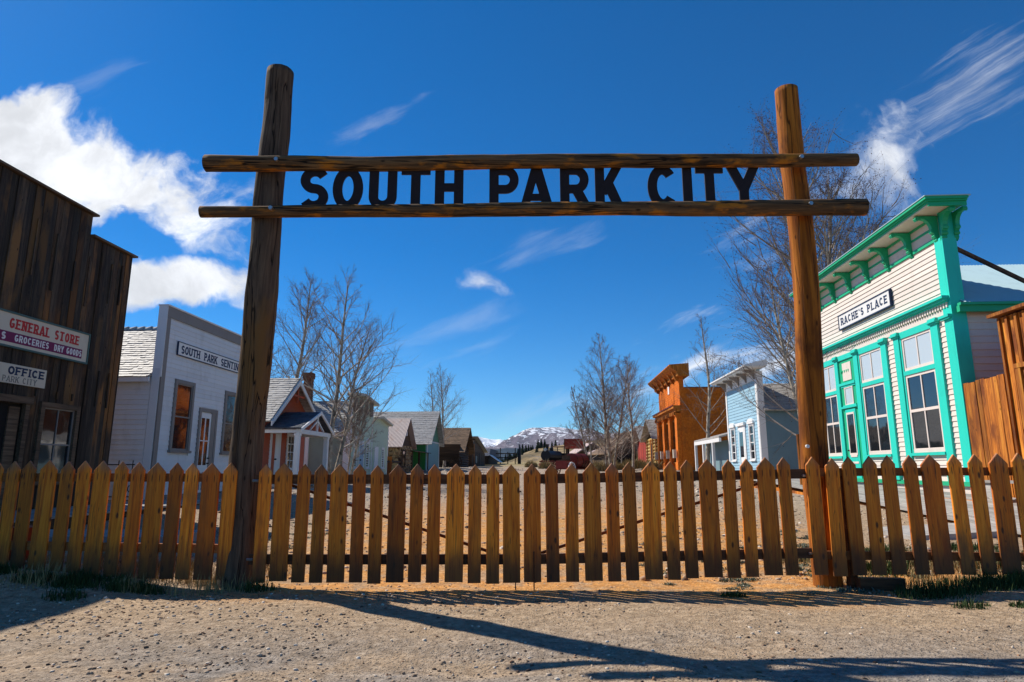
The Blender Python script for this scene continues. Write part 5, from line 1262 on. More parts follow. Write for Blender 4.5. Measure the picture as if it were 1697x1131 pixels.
# ------------------------------------------------------------------ bare aspens
def tubes_mesh(name, lines, m):
    """lines: list of (pts ndarray n x3, radii n, sides)"""
    V_, Fq, off = [], [], 0
    for P_, r, k in lines:
        n = len(P_); d = np.gradient(P_, axis=0); d /= np.linalg.norm(d, axis=1)[:, None] + 1e-9
        ref = np.array([1., 0, 0]) if abs(d[0][0]) < .8 else np.array([0, 1., 0])
        u = np.cross(d, ref); u /= np.linalg.norm(u, axis=1)[:, None] + 1e-9; w = np.cross(d, u)
        a = 2 * np.pi * np.arange(k) / k
        ring = P_[:, None] + (u[:, None] * np.cos(a)[None, :, None] + w[:, None] * np.sin(a)[None, :, None]) * np.asarray(r)[:, None, None]
        V_.append(ring.reshape(-1, 3))
        i = np.arange(n - 1)[:, None] * k; j = np.arange(k)[None]; j2 = (j + 1) % k
        Fq.append(np.stack([i + j, i + j2, i + k + j2, i + k + j], -1).reshape(-1, 4) + off); off += n * k
    me = bpy.data.meshes.new(name); fast_mesh(me, np.concatenate(V_), np.concatenate(Fq)); me.materials.append(m)
    me.polygons.foreach_set('use_smooth', [True] * len(me.polygons))
    return me
def curve_line(p, d, L, n, up, wig, g):
    pts = [p.copy()]; d = d / np.linalg.norm(d); s = L / (n - 1)
    for i in range(n - 1):
        d = d + np.array([0, 0, up]) / n + g.normal(0, wig, 3); d /= np.linalg.norm(d); p = p + d * s; pts.append(p.copy())
    return np.array(pts)
def make_tree(seed, H, spread, base=.2, nbr=24, el=45, stems=1, lean=(0, 0), r0=None, sub=7, tw=6, droop=.5, budsize=.022, budn=4, twr=.006, oval=1.25):
    tw += 2; twr *= .85
    g = np.random.RandomState(seed); trunk, twig, pale, bud = [], [], [], []
    r0 = r0 or H * .013
    for st in range(stems):
        Hs = H * (1 - .18 * st); d0 = np.array([lean[0] + (g.normal(0, .06) + (.10 if st else 0)) * (1 if st % 2 else -1), lean[1] + g.normal(0, .04), 1.])
        L0 = curve_line(np.array([.25 * st * (1 if st % 2 else -1), 0, -.15]), d0, Hs, 16, .25, .035, g)
        t_ = np.linspace(0, 1, 16); rr = r0 * (1 - .25 * st) * (1 - t_) ** .8 + .008; rr[0] *= 1.35
        trunk.append((L0, rr, 9))
        for b_ in range(nbr):
            t = base + (1 - base) * ((b_ + g.rand()) / nbr) ** .9 * .97
            i = t * 15; i0 = int(i); p = L0[i0] + (L0[min(i0 + 1, 15)] - L0[i0]) * (i - i0)
            az = b_ * 2.4 + g.rand() * .9; e = R(el + g.normal(0, 9) + 22 * t)
            shape = (1 - ((t - base) / (1 - base)) ** oval) * .9 + .1
            L = spread * shape * g.uniform(.75, 1.2)
            d = np.array([math.cos(az) * math.cos(e), math.sin(az) * math.cos(e), math.sin(e)])
            br = curve_line(p, d, L, 9, droop * .75, .05, g); rb = min(r0 * .36, L * .011 + .005)
            pale.append((br, np.linspace(rb, .004, 9), 5))
            for s_ in range(max(3, int(sub * (L / spread) ** .5 + 1))):
                ts = .1 + .88 * (s_ + g.rand()) / max(3, int(sub * (L / spread) ** .5 + 1))
                ts = min(ts, .98); j = ts * 8; j0 = int(j); q_ = br[j0] + (br[min(j0 + 1, 8)] - br[j0]) * (j - j0)
                dd = br[min(j0 + 1, 8)] - br[j0]; dd = dd / (np.linalg.norm(dd) + 1e-9) + g.normal(0, .5, 3)
                Ls = max(L, spread * .3) * g.uniform(.28, .5) * (1.1 - ts * .5)
                sb = curve_line(q_, dd, Ls, 6, droop * .5, .08, g)
                twig.append((sb, np.linspace(max(.005, rb * .35), twr * .55, 6), 3))
                for w_ in range(tw):
                    tt = .2 + .8 * (w_ + g.rand()) / tw; tt = min(tt, .99); k = tt * 5; k0 = int(k); z = sb[k0] + (sb[min(k0 + 1, 5)] - sb[k0]) * (k - k0)
                    d3 = (sb[min(k0 + 1, 5)] - sb[k0]); d3 = d3 / (np.linalg.norm(d3) + 1e-9) + g.normal(0, .6, 3)
                    tl = curve_line(z, d3, Ls * g.uniform(.35, .7), 4, .15, .1, g); twig.append((tl, np.linspace(twr * .75, twr * .4, 4), 3))
                    for nb in range(budn):
                        bud.append(tl[1 + nb % 3] + g.normal(0, .012, 3) + (tl[3] - tl[2]) * g.rand() * .5)
    B = np.array(bud); n = len(B); s = budsize * g.uniform(.6, 1.4, (n, 1))
    a = g.normal(0, 1, (n, 3)); a /= np.linalg.norm(a, axis=1)[:, None]; c = g.normal(0, 1, (n, 3)); c = np.cross(a, c); c /= np.linalg.norm(c, axis=1)[:, None]; e_ = np.cross(a, c)
    vs = np.stack([B - a * s, B + c * s * .6, B + a * s, B - c * s * .6], 1).reshape(-1, 3)
    bm_ = bpy.data.meshes.new('buds'); fast_mesh(bm_, vs, np.arange(len(vs)).reshape(-1, 4)); bm_.materials.append(M_BUD)
    return tubes_mesh('trunk', trunk, M_BARK), tubes_mesh('branches', pale, M_TWIGP), tubes_mesh('twigs', twig, M_TWIG), bm_
VAR = {
 'big': make_tree(3, 15.5, 5.4, .14, 46, 34, 2, sub=10, tw=7, droop=.7, budsize=.024, budn=3, twr=.006, oval=2.6),
 'wide': make_tree(5, 9.5, 4.4, .12, 34, 28, 1, sub=8, tw=6, oval=1.6, droop=.5, budsize=.02, budn=3, twr=.008),
 'tall': make_tree(8, 10.5, 3.3, .2, 36, 30, 1, sub=9, tw=7, droop=.45, budsize=.013, budn=3, twr=.006, oval=2.0),
 'slim': make_tree(13, 10.0, 2.7, .2, 28, 30, 1, sub=8, tw=6, droop=.6, budsize=.013, budn=2, twr=.006),
 'pair': make_tree(21, 9.6, 4.0, .2, 32, 30, 2, sub=9, tw=6, droop=.5, budsize=.009, budn=2, twr=.005, oval=1.4),
 'vase': make_tree(34, 12.5, 4.2, .16, 34, 34, 3, oval=1.8, sub=8, tw=6, droop=.6, budsize=.024, budn=2, twr=.009),
 'young': make_tree(55, 7, 2.2, .2, 24, 42, 2, lean=(-.2, 0), sub=7, tw=6, budsize=.02, budn=2, twr=.010)}
def tree(kind, px, py, Y, label, rz=0, sc=1, group='bare aspens around the town'):
    x = ray(px, py)[0] * Y; t = thing('aspen_tree', label, 'tree', (x, Y, gz(x, Y)), R(rz), group); t.scale = (sc, sc, sc)
    for nm, me_ in zip(('trunk', 'branches', 'twigs', 'buds'), VAR[kind]):
        o = bpy.data.objects.new(nm, me_); C.objects.link(o); o.parent = t
    return t
tree('big', 1384, 770, 30, 'tallest bare budding aspen rising behind the varnished post and cream saloon', 20, 1.1)
tree('big', 1412, 770, 33, 'bare aspen just right of the tallest one, behind the saloon cornice', 150, .86)
tree('wide', 1347, 770, 27.5, 'bare low-branched aspen hanging over the blue house roof beside the varnished post', 200, .98)
tree('tall', 1598, 770, 40, 'small bare treetop showing above the metal roof right of the saloon', 0, 1.15)
tree('slim', 1173, 770, 38, 'white-barked slender aspen in front of the orange brick store', 0, .98)
tree('pair', 543, 780, 28.5, 'double-trunked bare aspen in front of the pale green shop', 30, .97)
tree('young', 580, 780, 30, 'thin bare aspen leaning right before the pale green shop', 190, .62)
tree('tall', 479, 770, 36, 'bare aspen rising above the red cottage ridge', 60, 1.12)
tree('slim', 452, 770, 38, 'bare aspen half hidden by the weathered post above the red cottage', 170, .98)
tree('tall', 736, 770, 66, 'bare aspen in front of the brown log cabin', 120, .98)
tree('slim', 713, 770, 80, 'bare aspen behind the teal hall roof end', 40, 1.2)
tree('vase', 1013, 770, 58, 'tall bare aspen with three close trunks right of the snowy mountain', 10, .98)
tree('tall', 1049, 770, 52, 'bare aspen left of the orange brick store cornice', 230, .87)
tree('young', 978, 775, 50, 'small bare aspen leaning left beside the red wagon', 0, 1.0)
tree('wide', 1030, 770, 76, 'low tangled bare tree before the dark open shed', 90, .55)
tree('wide', 1000, 770, 88, 'low bare thicket tree near the brown mill', 30, .5)
tree('wide', 1015, 770, 70, 'brown tangled bare tree in front of the open shed posts', 210, .5)
tree('wide', 1062, 770, 74, 'low bare thicket tree beside the red board shop', 300, .5)
tree('wide', 1212, 770, 50, 'bare treetop showing over the blue house cornice', 30, .9)

# ------------------------------------------------------------------ wagon, locomotive, water tank
def wheel(root, name, c, r, m, spokes=10, w=.08, ax=Y3):
    ax = ax.normalized(); u = ax.orthogonal().normalized(); v = ax.cross(u)
    mb = MB(); n = 24
    for k in range(n):
        a, b_ = 2 * math.pi * k / n, 2 * math.pi * (k + 1) / n
        def p(an, rr, o): return Vector(c) + (u * math.cos(an) + v * math.sin(an)) * rr + ax * o
        mb.hexa([p(a, r, -w / 2), p(b_, r, -w / 2), p(b_, r * .88, -w / 2), p(a, r * .88, -w / 2), p(a, r, w / 2), p(b_, r, w / 2), p(b_, r * .88, w / 2), p(a, r * .88, w / 2)])
    o = mb.link(name, m, root)
    for k in range(spokes):
        a = 2 * math.pi * k / spokes; d = u * math.cos(a) + v * math.sin(a); s = MB(); s.tube([Vector(c) + d * r * .1, Vector(c) + d * r * .9], .035, 5); s.link('spoke', m, o)
    h = MB(); h.tube([Vector(c) - ax * .12, Vector(c) + ax * .12], r * .16, 10); h.link('hub', m, o)
def wagon():
    Y = 46; x = ray(948, 770)[0] * Y; zb = gz(x, Y)
    t = thing('tank_wagon', 'dark red tank wagon with spoked wooden wheels beside the leaning aspen', 'wagon', (x, Y, zb), R(52)); t.scale = (.72, .72, .72)
    mb = MB(); mb.smooth = False; mb.tube([(-.2, 0, 1.35), (2.1, 0, 1.35)], .72, 20); mb.link('tank', M_REDP, t)
    for xx in (-.1, .9, 2.0):
        mb = MB(); mb.tube([(xx, 0, 1.35), (xx + .06, 0, 1.35)], .745, 20); mb.link('tank_band', M_IRON, t)
    mb = MB(); mb.obox((-1.9, -.6, .6), X3 * 1.6, Y3 * 1.2, Z3 * .75); mb.obox((-1.9, -.5, .55), X3 * 4.2, Y3 * 1.0, Z3 * .12); mb.link('wagon_bed', M_REDP, t)
    mb = MB(); mb.obox((-1.8, -.45, 1.36), X3 * .9, Y3 * .9, Z3 * .1); mb.obox((-1.1, -.45, 1.36), X3 * .08, Y3 * .9, Z3 * .5); mb.link('seat', M_LOGW, t)
    for xx, r in ((-1.35, .62), (1.6, .7)):
        for yy in (-.85, .85): wheel(t, 'wheel', (xx, yy, r), r, M_WTRIM if (xx < 0 and yy < 0) else M_RUST)
    Y = 78; x = ray(920, 770)[0] * Y; zb = gz(x, Y)
    t = thing('steam_locomotive', 'small black steam locomotive with red fittings left of the tank wagon', 'locomotive', (x, Y, zb), R(62)); t.scale = (.8, .8, .8)
    mb = MB(); mb.tube([(-3.2, 0, 1.7), (1.2, 0, 1.7)], .72, 20); mb.link('boiler', M_IRON, t)
    mb = MB(); mb.tube([(-3.3, 0, 1.7), (-3.2, 0, 1.7)], .76, 20); mb.link('smokebox_door', M_IRON, t)
    mb = MB(); mb.tube([(-2.7, 0, 2.3), (-2.7, 0, 3.1), (-2.7, 0, 3.3)], [.2, .24, .34], 14); mb.link('smokestack', M_IRON, t)
    mb = MB(); mb.tube([(-1.3, 0, 2.3), (-1.3, 0, 2.8), (-1.3, 0, 2.95)], [.3, .3, .12], 14); mb.link('dome', M_IRON, t)
    mb = MB(); mb.obox((1.2, -1, .9), X3 * 1.9, Y3 * 2, Z3 * 1.2); mb.obox((1.2, -1, 2.1), X3 * .1, Y3 * .1, Z3 * .9); mb.obox((3.0, -1, 2.1), X3 * .1, Y3 * .1, Z3 * .9); mb.obox((1.2, .9, 2.1), X3 * .1, Y3 * .1, Z3 * .9); mb.obox((3.0, .9, 2.1), X3 * .1, Y3 * .1, Z3 * .9); mb.link('cab', M_IRON, t)
    mb = MB(); mb.obox((1.0, -1.15, 3.0), X3 * 2.4, Y3 * 2.3, Z3 * .1); mb.link('cab_roof', M_REDP, t)
    mb = MB(); mb.obox((-3.5, -.9, .75), X3 * 6.6, Y3 * 1.8, Z3 * .2); mb.link('frame', M_REDP, t)
    mb = MB(); mb.tube([(-3.5, 0, 2.5), (-3.1, 0, 2.5)], .22, 12); mb.link('headlamp', M_STEEL, t)
    mb = MB(); mb.prism([Vector((-3.5, -1, .6)), Vector((-3.5, 1, .6)), Vector((-4.4, 0, .1))], Z3 * -.45 + Vector((0, 0, .2))); mb.link('cowcatcher', M_REDP, t)
    for xx in (-2.6, -1.2, .2, 1.9):
        for yy in (-.85, .85): wheel(t, 'wheel', (xx, yy, .55), .55, M_REDP, 8)
    Y = 95; x = ray(952, 770)[0] * Y; zb = gz(x, Y)
    t = thing('ore_bin', 'orange-red plank bin raised on timber legs in front of the mountain', 'bin', (x, Y, zb), R(-12))
    for k in range(4):
        for side in range(2):
            mb = MB(); z = 2.4 + k * .34
            mb.obox((-1.3, -1.2, z) if side == 0 else (-1.3, -1.2, z), X3 * 2.9 if side == 0 else X3 * .1, Y3 * .1 if side == 0 else Y3 * 2.4, Z3 * .33); mb.link('plank', M_REDB if side == 0 else M_SHED, t)
    mb = MB(); mb.obox((-1.2, -1.09, 2.4), X3 * 2.7, Y3 * 2.2, Z3 * 1.3); mb.link('bin_box', M_REDB, t)
    for a in (-1.1, 1.3):
        for b_ in (-1, 1):
            mb = MB(); mb.obox((a, b_, -.1), X3 * .22, Y3 * .22, Z3 * 2.5); mb.link('leg', M_LOGW, t)
    # dark ore wagon before the brown cabin
    Y = 62; x = ray(737, 770)[0] * Y; zb = gz(x, Y)
    t = thing('ore_wagon', 'large dark wooden ore wagon parked before the brown log cabin', 'wagon', (x, Y, zb), R(6))
    mb = MB(); mb.hexa([(-1.2, -.7, .7), (1.2, -.7, .7), (1.2, .7, .7), (-1.2, .7, .7), (-1.45, -.9, 2.2), (1.45, -.9, 2.2), (1.45, .9, 2.2), (-1.45, .9, 2.2)]); mb.link('wagon_box', M_LOGW, t)
    for k in range(5):
        mb = MB(); z = .75 + k * .29; o_ = .7 + .2 * (z - .7) / 1.5; mb.obox((-1.22 - k * .045, -o_ - .07, z), X3 * (2.44 + k * .09), Y3 * .04, Z3 * .25); mb.link('side_plank', M_LOGW, t)
    for xx in (-1, 1):
        for yy in (-.95, .95): wheel(t, 'wheel', (xx, yy, .6), .6, M_LOGW)
    # timber headframe scraps far down the street
    Y = 115; x = ray(836, 768)[0] * Y; zb = gz(x, Y)
    t = thing('mine_headframe', 'small dark timber frame standing at the far end of the street', 'timber frame', (x, Y, zb), 0)
    for k in range(5):
        mb = MB(); mb.obox((-3.4 + k * 1.3, 0, -.1), X3 * .16, Y3 * .16, Z3 * random.uniform(1.6, 3.4)); mb.link('post', M_LOGW, t)
    for z in (1.0, 1.7): 
        mb = MB(); mb.obox((-3.4, -.05, z), X3 * 5.6, Y3 * .1, Z3 * .16); mb.link('beam', M_LOGW, t)
    mb = MB(); mb.tube([(2.6, 0, 0), (2.6, 0, 2.6)], .3, 8); mb.tube([(2.6, 0, 2.6), (2.6, 0, 3.4)], .12, 8); mb.link('boiler', M_IRON, t)
wagon()

# ------------------------------------------------------------------ hills, pines, mountains
def grid_obj(name, fn, xs, vs_, m, kind='structure'):
    co_ = np.array([[fn(x, v) for x in xs] for v in vs_]).reshape(-1, 3); i = np.arange(len(xs) * len(vs_)).reshape(len(vs_), len(xs))
    qd = np.stack([i[:-1, :-1], i[:-1, 1:], i[1:, 1:], i[1:, :-1]], -1).reshape(-1, 4)
    me = bpy.data.meshes.new(name); fast_mesh(me, co_, qd); me.polygons.foreach_set('use_smooth', [True] * len(me.polygons)); me.materials.append(m)
    o = bpy.data.objects.new(name, me); C.objects.link(o); o['kind'] = kind; return o
def crest(pts, Y):
    X_, Z_ = zip(*[atY(px, py, Y) for px, py in pts]); return lambda x: float(np.interp(x, X_, Z_))
def hillmat():
    m, t, b = newmat('dry_hillside', .95, .1)
    p = t.node('ShaderNodeNewGeometry').outputs['Position']; N = t.node('ShaderNodeNewGeometry').outputs['Normal']
    n = t.noise(p, .06, 6, .65); n2 = t.noise(p, .4, 6, .7)
    c = t.ramp(n2, [(.3, (.15, .105, .05)), (.5, (.28, .20, .10)), (.7, (.38, .29, .17))])
    c = t.mix(t.mapr(n, .50, .6), c, (.12, .095, .055))
    c = t.mix(t.math('MULTIPLY', t.mapr(t.noise(t.mapping(p, scale=(1, .6, .25)), .16, 5, .7), .52, .6), t.mapr(t.sep(p)[2], 9, 5)), c, t.ramp(n2, [(.35, (.10, .085, .07)), (.6, (.34, .28, .21))]))
    nz_ = t.sep(N)[2]; c = t.mix(t.mapr(nz_, .93, .75), c, t.ramp(n2, [(.35, (.12, .1, .08)), (.6, (.4, .34, .26))]))
    t.l.new(c, b.inputs['Base Color']); bump(t, b, n2, .6, .8); return m
hc = crest([(700, 775), (800, 771), (830, 762), (850, 757), (868, 748), (885, 741), (905, 738), (940, 735), (980, 728), (1060, 722), (1200, 716), (1500, 700)], 260)
def hillf(x, v):
    cz = hc(x) - 1.5; y = 175 + v * 170; s = math.sin(min(1, v * 2) * math.pi / 2) if v <= .5 else math.cos((v - .5) * math.pi)
    z = 2 + (cz - 2) * s; k = mn.fractal(Vector((x * .03, y * .03, 0)), 1, 2, 5) * 2.2 * s
    rock = max(0, mn.noise(Vector((x * .12, y * .05, 3)))) * 2.2 * math.exp(-((x - 8) / 14) ** 2) * (1 if .1 < v < .45 else 0)
    return (x, y, z + k * .6 + rock)
grid_obj('hill', hillf, np.linspace(-40, 260, 190), np.linspace(0, 1, 60), hillmat())
def pine_mesh(seed):
    g = random.Random(seed); mb = MB(); n = 10
    for k in range(n):
        z0 = .12 + .86 * k / n; r = .24 * (1 - k / n) ** .85 + .02
        for j in range(11):
            a = 2 * math.pi * (j + g.random() * .7) / 11; L = r * g.uniform(.65, 1.25); w = .38 * L + .01; dz = L * g.uniform(.1, .45)
            c_, s_ = math.cos(a), math.sin(a); h = z0 + g.uniform(-.02, .02)
            mb.add([(0, 0, h + .09), (c_ * L - s_ * w, s_ * L + c_ * w, h - dz), (c_ * L * 1.1, s_ * L * 1.1, h - dz * 1.2), (c_ * L + s_ * w, s_ * L - c_ * w, h - dz)], [(0, 1, 2, 3)])
    mb.add([(0, 0, 1.02), (.02, 0, .85), (-.02, .02, .85)], [(0, 1, 2)])
    return mb
M_PINE = plain('pine_foliage', (.018, .034, .018), .9, .1, 0, 6, .5)
PV = []
for k in range(4):
    o = pine_mesh(k).link('crown', M_PINE, None); PV.append(o.data); bpy.data.objects.remove(o)
tk = MB(); tk.tube([(0, 0, -.1), (0, 0, .9)], [.03, .008], 6); o = tk.link('trunk', M_BARK); TK = o.data; bpy.data.objects.remove(o)
pg = random.Random(5)
pines = [(px, pg.uniform(2.6, 4.6), pg.uniform(-8, 16)) for px in (838, 846, 853, 857, 862, 866, 871, 876, 883, 889, 892, 897, 903, 909, 915, 921, 927, 936, 990, 998, 1010, 1022, 1036)] + \
        [(px, pg.uniform(2, 3.6), pg.uniform(-40, -15)) for px in (804, 808, 812, 815, 818, 821, 823, 826, 829, 832, 834, 837, 841, 844, 848, 851, 855, 858, 860, 866, 872, 880, 890, 902)]
for px, h, dy in pines:
    Y = 258 + dy; x = ray(px, 760)[0] * Y; v = min(1, max(0, (Y - 175) / 170)); z = hillf(x, v)[2] - .4
    t = thing('pine_tree', 'small dark pine along the hill crest below the snowy mountain', 'tree', (x, Y, z), pg.uniform(0, 6), 'dark pines along the hill crest'); t.scale = (h, h, h)
    for nm, me_ in (('crown', PV[pg.randrange(4)]), ('trunk', TK)):
        o = bpy.data.objects.new(nm, me_); C.objects.link(o); o.parent = t
def mountmat(name, rock, snow_lo, snow_amt, forest_z):
    m, t, b = newmat(name, .95, .1)
    p = t.node('ShaderNodeNewGeometry').outputs['Position']; x, y, z = t.sep(p)
    n = t.noise(t.mapping(p, scale=(1, 1, 2.4)), .0105, 9, .74, .5); n2 = t.noise(p, .012, 6, .7)
    rc = t.mix(t.mapr(n2, .35, .65), rock, tuple(q_ * .6 for q_ in rock))
    lift = t.mapr(z, snow_lo[0], snow_lo[1], -.12, snow_amt, False)
    s = t.mapr(t.math('ADD', n, lift), .545, .585)
    c = t.mix(s, rc, (.86, .88, .92))
    f = t.mapr(t.math('ADD', z, t.math('MULTIPLY', t.math('SUBTRACT', n, .5), 500)), forest_z - 40, forest_z + 50, 1, 0)
    c = t.mix(f, c, (.025, .045, .05))
    t.l.new(c, b.inputs['Base Color']); bump(t, b, n2, 30, .5); return m
def mountain(name, pts, Y, depth, m, x0, x1, rough, seed, nx=220):
    cf = crest(pts, Y); Xa, Xb = atY(x0, 770, Y)[0], atY(x1, 770, Y)[0]
    def fn(x, v):
        cz = cf(x); y = Y - depth * (1 - v) if v <= 1 else Y + depth * (v - 1)
        s = 1 - abs(1 - v) ** 1.15
        r = (mn.hetero_terrain(Vector((x * .0021, y * .0021, seed)), .9, 2.2, 7, .6) - .9)
        ridge = 1 - abs(mn.noise(Vector((x * .0016 + y * .0006, y * .0009, seed + 9)))) * 2
        k = (abs(1 - v) < .02) and .12 or min(1, abs(1 - v) * 3)
        return (x, y, max(-20, cz * s + (r * .5 + (ridge - .6) * .8) * rough * k * (1 - abs(1 - v) ** 3)))
    return grid_obj(name, fn, np.linspace(Xa, Xb, nx), np.linspace(0, 1.5, 80), m)
mA = mountmat('snowy_peak', (.12, .11, .15), (100, 460), .2, 150)
mB = mountmat('alpine_dome', (.185, .15, .175), (120, 480), .075, 110)
mC = mountmat('far_ridge', (.15, .12, .13), (200, 560), .08, 160)
mF = plain('haze_tinted_forest', (.022, .04, .06), .95, .1, 0, .01, .4)  # dark forest colour with the blue of distant haze mixed in
mountain('mountain', [(600, 745), (700, 742), (750, 741), (765, 737), (779, 731), (786, 727), (795, 725.5), (803, 728.5), (811, 728), (822, 729), (829, 728), (836, 730), (850, 733), (900, 740), (1000, 745)], 11500, 2600, mA, 640, 960, 190, 2)
mountain('mountain', [(760, 775), (812, 754), (822, 744), (832, 736), (845, 727), (858, 719), (872, 713), (885, 710.5), (905, 709), (915, 708.5), (940, 711), (960, 714), (985, 722), (1010, 733), (1060, 745), (1120, 760)], 8000, 2600, mB, 760, 1120, 120, 5)
mountain('mountain', [(860, 760), (890, 725), (902, 709.5), (915, 707.5), (935, 708.5), (950, 710), (962, 711), (975, 710), (990, 716), (1005, 721), (1020, 716), (1040, 719), (1065, 715), (1100, 721), (1200, 716), (1330, 712), (1700, 700), (2100, 690)], 9800, 2200, mC, 870, 2000, 150, 7, 300)
mountain('mountain', [(-500, 720), (100, 726), (400, 733), (600, 738), (700, 742), (760, 738), (783, 737), (797, 741), (812, 745), (825, 744), (840, 742), (852, 743), (862, 743), (872, 746), (882, 753), (892, 763), (905, 772)], 5200, 1400, mF, -400, 915, 50, 11, 300)

# ------------------------------------------------------------------ loose stones, grass, weeds
def scatter_stones(n, x0, x1, y0, y1, smin, smax, seed, m, dens=None, name='loose_stones'):
    g = np.random.RandomState(seed); x = g.uniform(x0, x1, n * 3); y = y0 + (y1 - y0) * g.rand(n * 3) ** 1.3
    keep = (dens(x, y) > g.rand(n * 3)) if dens else np.ones(n * 3, bool); x, y = x[keep][:n], y[keep][:n]; n = len(x)
    ico = np.array([(0, 0, 1), (.9, 0, .45), (.28, .85, .45), (-.72, .53, .45), (-.72, -.53, .45), (.28, -.85, .45), (.72, .53, -.45), (-.28, .85, -.45), (-.9, 0, -.45), (-.28, -.85, -.45), (.72, -.53, -.45), (0, 0, -1)])
    tri = np.array([(0, 1, 2), (0, 2, 3), (0, 3, 4), (0, 4, 5), (0, 5, 1), (1, 6, 2), (2, 7, 3), (3, 8, 4), (4, 9, 5), (5, 10, 1), (2, 6, 7), (3, 7, 8), (4, 8, 9), (5, 9, 10), (1, 10, 6)])
    s = smin + (smax - smin) * g.rand(n) ** 7
    v = ico[None] * g.uniform(.65, 1.35, (n, 12, 1)); v = v * (s[:, None] * np.stack([np.ones(n), g.uniform(.45, 1, n), g.uniform(.25, .7, n)], 1))[:, None]
    a = g.rand(n) * 6.28; ca, sa = np.cos(a)[:, None], np.sin(a)[:, None]
    vx = v[..., 0] * ca - v[..., 1] * sa; vy = v[..., 0] * sa + v[..., 1] * ca
    z = hgt(x, y); v = np.stack([vx + x[:, None], vy + y[:, None], v[..., 2] + z[:, None] + s[:, None] * .15], -1).reshape(-1, 3)
    f = (tri[None] + (np.arange(n) * 12)[:, None, None]).reshape(-1, 3)
    me = bpy.data.meshes.new(name); fast_mesh(me, v, f)
    ca_ = me.color_attributes.new('tone', 'FLOAT_COLOR', 'POINT'); tone = g.rand(n); cc = np.repeat(np.stack([tone, g.rand(n), tone, np.ones(n)], 1), 12, 0)
    ca_.data.foreach_set('color', cc.astype('f').ravel()); me.materials.append(m)
    o = bpy.data.objects.new(name, me); C.objects.link(o)
    return o
def stone_mat():
    m, t, b = newmat('loose_stone', .85, .2)
    at = t.node('ShaderNodeAttribute', attribute_name='tone'); s = t.sep(at.outputs['Color'])
    c = t.ramp(s[0], [(.0, (.06, .04, .03)), (.3, (.22, .15, .10)), (.7, (.42, .31, .21)), (.97, (.66, .58, .48))])
    c = t.mix(t.mapr(s[1], .7, 1, 0, .6), c, (.34, .15, .07))
    t.l.new(c, b.inputs['Base Color']); return m
MST = stone_mat()
o = scatter_stones(34000, -6.5, 6.5, 2.7, 7.2, .0018, .019, 1, MST, lambda x, y: np.clip(.5 - .13 * x + vnoise(x, y, .7, 33) * 1.5, .12, 1) * np.where(y < 6.4, 1, .5)); tag(o, 'loose gravel and small stones strewn over the dirt road before the gate', 'gravel', kind='stuff')
o = scatter_stones(9000, -7, 9, 7.2, 22, .012, .055, 2, MST, lambda x, y: np.where(x - SS * y > 1.2, .8, np.where(x - SS * y < -1.5, .6, .15))); tag(o, 'rocky rubble scattered behind the picket gate along the street', 'rubble', kind='stuff')
o = scatter_stones(4000, -12, 14, 20, 70, .03, .13, 4, MST, lambda x, y: np.where(np.abs(x - SS * y) > 3, .8, .15)); tag(o, 'pale stones scattered along both verges of the far street', 'rubble', kind='stuff')
def grass(n, clumps, hmin, hmax, seed, m, label, cat, name='grass', spread=.09, lean=.5, w=.004):
    g = np.random.RandomState(seed); V_ = []; per = n // len(clumps)
    for (cx, cy, cr, ch) in clumps:
        k = per; a = g.rand(k) * 6.28; r = cr * np.sqrt(g.rand(k)); x = cx + r * np.cos(a) * 1.6; y = cy + r * np.sin(a); z = hgt(x, y) - .01
        h = g.uniform(hmin, hmax, k) * ch * (1.1 - r / cr * .6); d = g.rand(k) * 6.28; l = g.uniform(.1, lean, k) * h; ww = w * g.uniform(.7, 1.5, k)
        px_, py_ = -np.sin(d) * ww, np.cos(d) * ww; b0 = np.stack([x - px_, y - py_, z], 1); b1 = np.stack([x + px_, y + py_, z], 1)
        mx, my = x + np.cos(d) * l * .4, y + np.sin(d) * l * .4; m0 = np.stack([mx - px_ * .7, my - py_ * .7, z + h * .6], 1); m1 = np.stack([mx + px_ * .7, my + py_ * .7, z + h * .6], 1)
        tt = np.stack([x + np.cos(d) * l, y + np.sin(d) * l, z + h], 1); t2 = tt + np.stack([px_ * .15, py_ * .15, z * 0], 1)
        V_.append(np.stack([b0, b1, m1, m0, m0, m1, t2, tt], 1).reshape(-1, 3))
    v = np.concatenate(V_); f = np.arange(len(v)).reshape(-1, 4); me = bpy.data.meshes.new(name); fast_mesh(me, v, f); me.materials.append(m)
    o = bpy.data.objects.new(name, me); C.objects.link(o); tag(o, label, cat, kind='stuff'); return o
M_GRASS = plain('green_grass', (.045, .075, .02), .8, .2, 0, 3, .4)
M_GRASSD = plain('dry_grass', (.34, .26, .12), .85, .2, 0, 3, .4)
M_SAGEB = plain('sage_weed', (.16, .19, .14), .9, .15, 0, 3, .4)
g_ = random.Random(9)
left = [(-5.7 + g_.random() * 2.6, 6.45 + g_.random() * .3, g_.uniform(.05, .18), g_.uniform(.3, .85)) for _ in range(34)] + [(-4.0, 6.15, .12, .8), (-4.9, 6.0, .12, .6), (-2.45, 6.62, .14, .8), (-5.2, 5.9, .1, .5)]
right = [(3.75 + g_.random() * 2.3, 6.25 + g_.random() * .35, g_.uniform(.1, .26), g_.uniform(.5, 1.1)) for _ in range(34)] + [(3.9, 5.85, .1, .5), (4.3, 5.8, .07, .4), (2.05, 6.35, .08, .5), (4.5, 4.95, .1, .45)]
grass(7000, left, .06, .2, 1, M_GRASS, 'dark green grass growing along the foot of the left picket fence', 'grass')
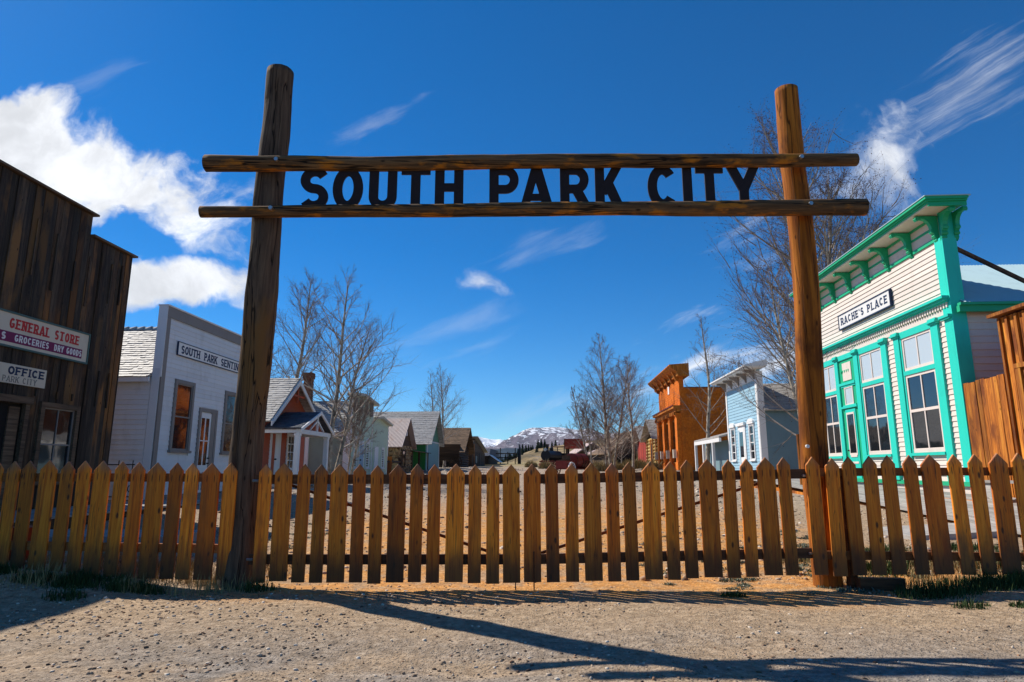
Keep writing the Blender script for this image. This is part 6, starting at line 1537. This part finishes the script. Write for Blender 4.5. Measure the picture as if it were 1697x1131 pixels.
grass(8000, right, .06, .2, 2, M_GRASS, 'dark green grass growing along the foot of the right picket fence', 'grass')
inside = [(g_.uniform(3.4, 7), g_.uniform(7.4, 9.6), g_.uniform(.1, .3), g_.uniform(.5, 1)) for _ in range(46)]
grass(16000, inside, .05, .17, 3, M_GRASS, 'sunlit green grass patches inside the fence on the right', 'grass')
dry = [(g_.uniform(-6, -2.6), g_.uniform(6.45, 8), .2, g_.uniform(.4, .9)) for _ in range(34)] + [(g_.uniform(3.2, 8), g_.uniform(6.8, 9), .2, g_.uniform(.5, 1)) for _ in range(24)]
grass(11000, dry, .06, .28, 4, M_GRASSD, 'straw-coloured dry grass stalks behind and between the pickets', 'dry grass', w=.003)
weeds = [(g_.uniform(1.6, 5.2), g_.uniform(6.35, 12), g_.uniform(.04, .1), g_.uniform(.4, .9)) for _ in range(90)] + [(g_.uniform(-5, -2.8), g_.uniform(8, 13), g_.uniform(.05, .1), .6) for _ in range(30)]
grass(14000, weeds, .03, .09, 5, M_SAGEB, 'low grey-green weed rosettes in the gravel right of the gate', 'weeds', lean=1.6, w=.006)
bush = [(x_, y_, .5, 1) for x_, y_ in [(ray(px, 770)[0] * Y, Y) for px, Y in ((985, 60), (995, 58), (1018, 62), (1040, 66), (1050, 60), (1062, 60), (1080, 52), (960, 66), (905, 70), (880, 80))]]
grass(5000, bush, .4, 1.1, 6, M_GRASSD, 'tawny dry bushes along the far right verge', 'dry grass', w=.03)

# ------------------------------------------------------------------ thin mountain air
hz = MB(); hz.obox((-14600, -3600, -24), X3 * 29200, Y3 * 20800, Z3 * 1400)
mh = bpy.data.materials.new('thin_haze'); mh.use_nodes = True; th_ = NT(mh.node_tree); th_.n.clear()
pv = th_.node('ShaderNodeVolumePrincipled'); pv.inputs['Color'].default_value = (.62, .78, 1, 1); pv.inputs['Density'].default_value = 2.2e-5
th_.l.new(pv.outputs[0], th_.node('ShaderNodeOutputMaterial').inputs['Volume'])
ho = hz.link('haze', mh); ho['kind'] = 'stuff'; ho['label'] = 'thin blue air between the town and the far mountains'
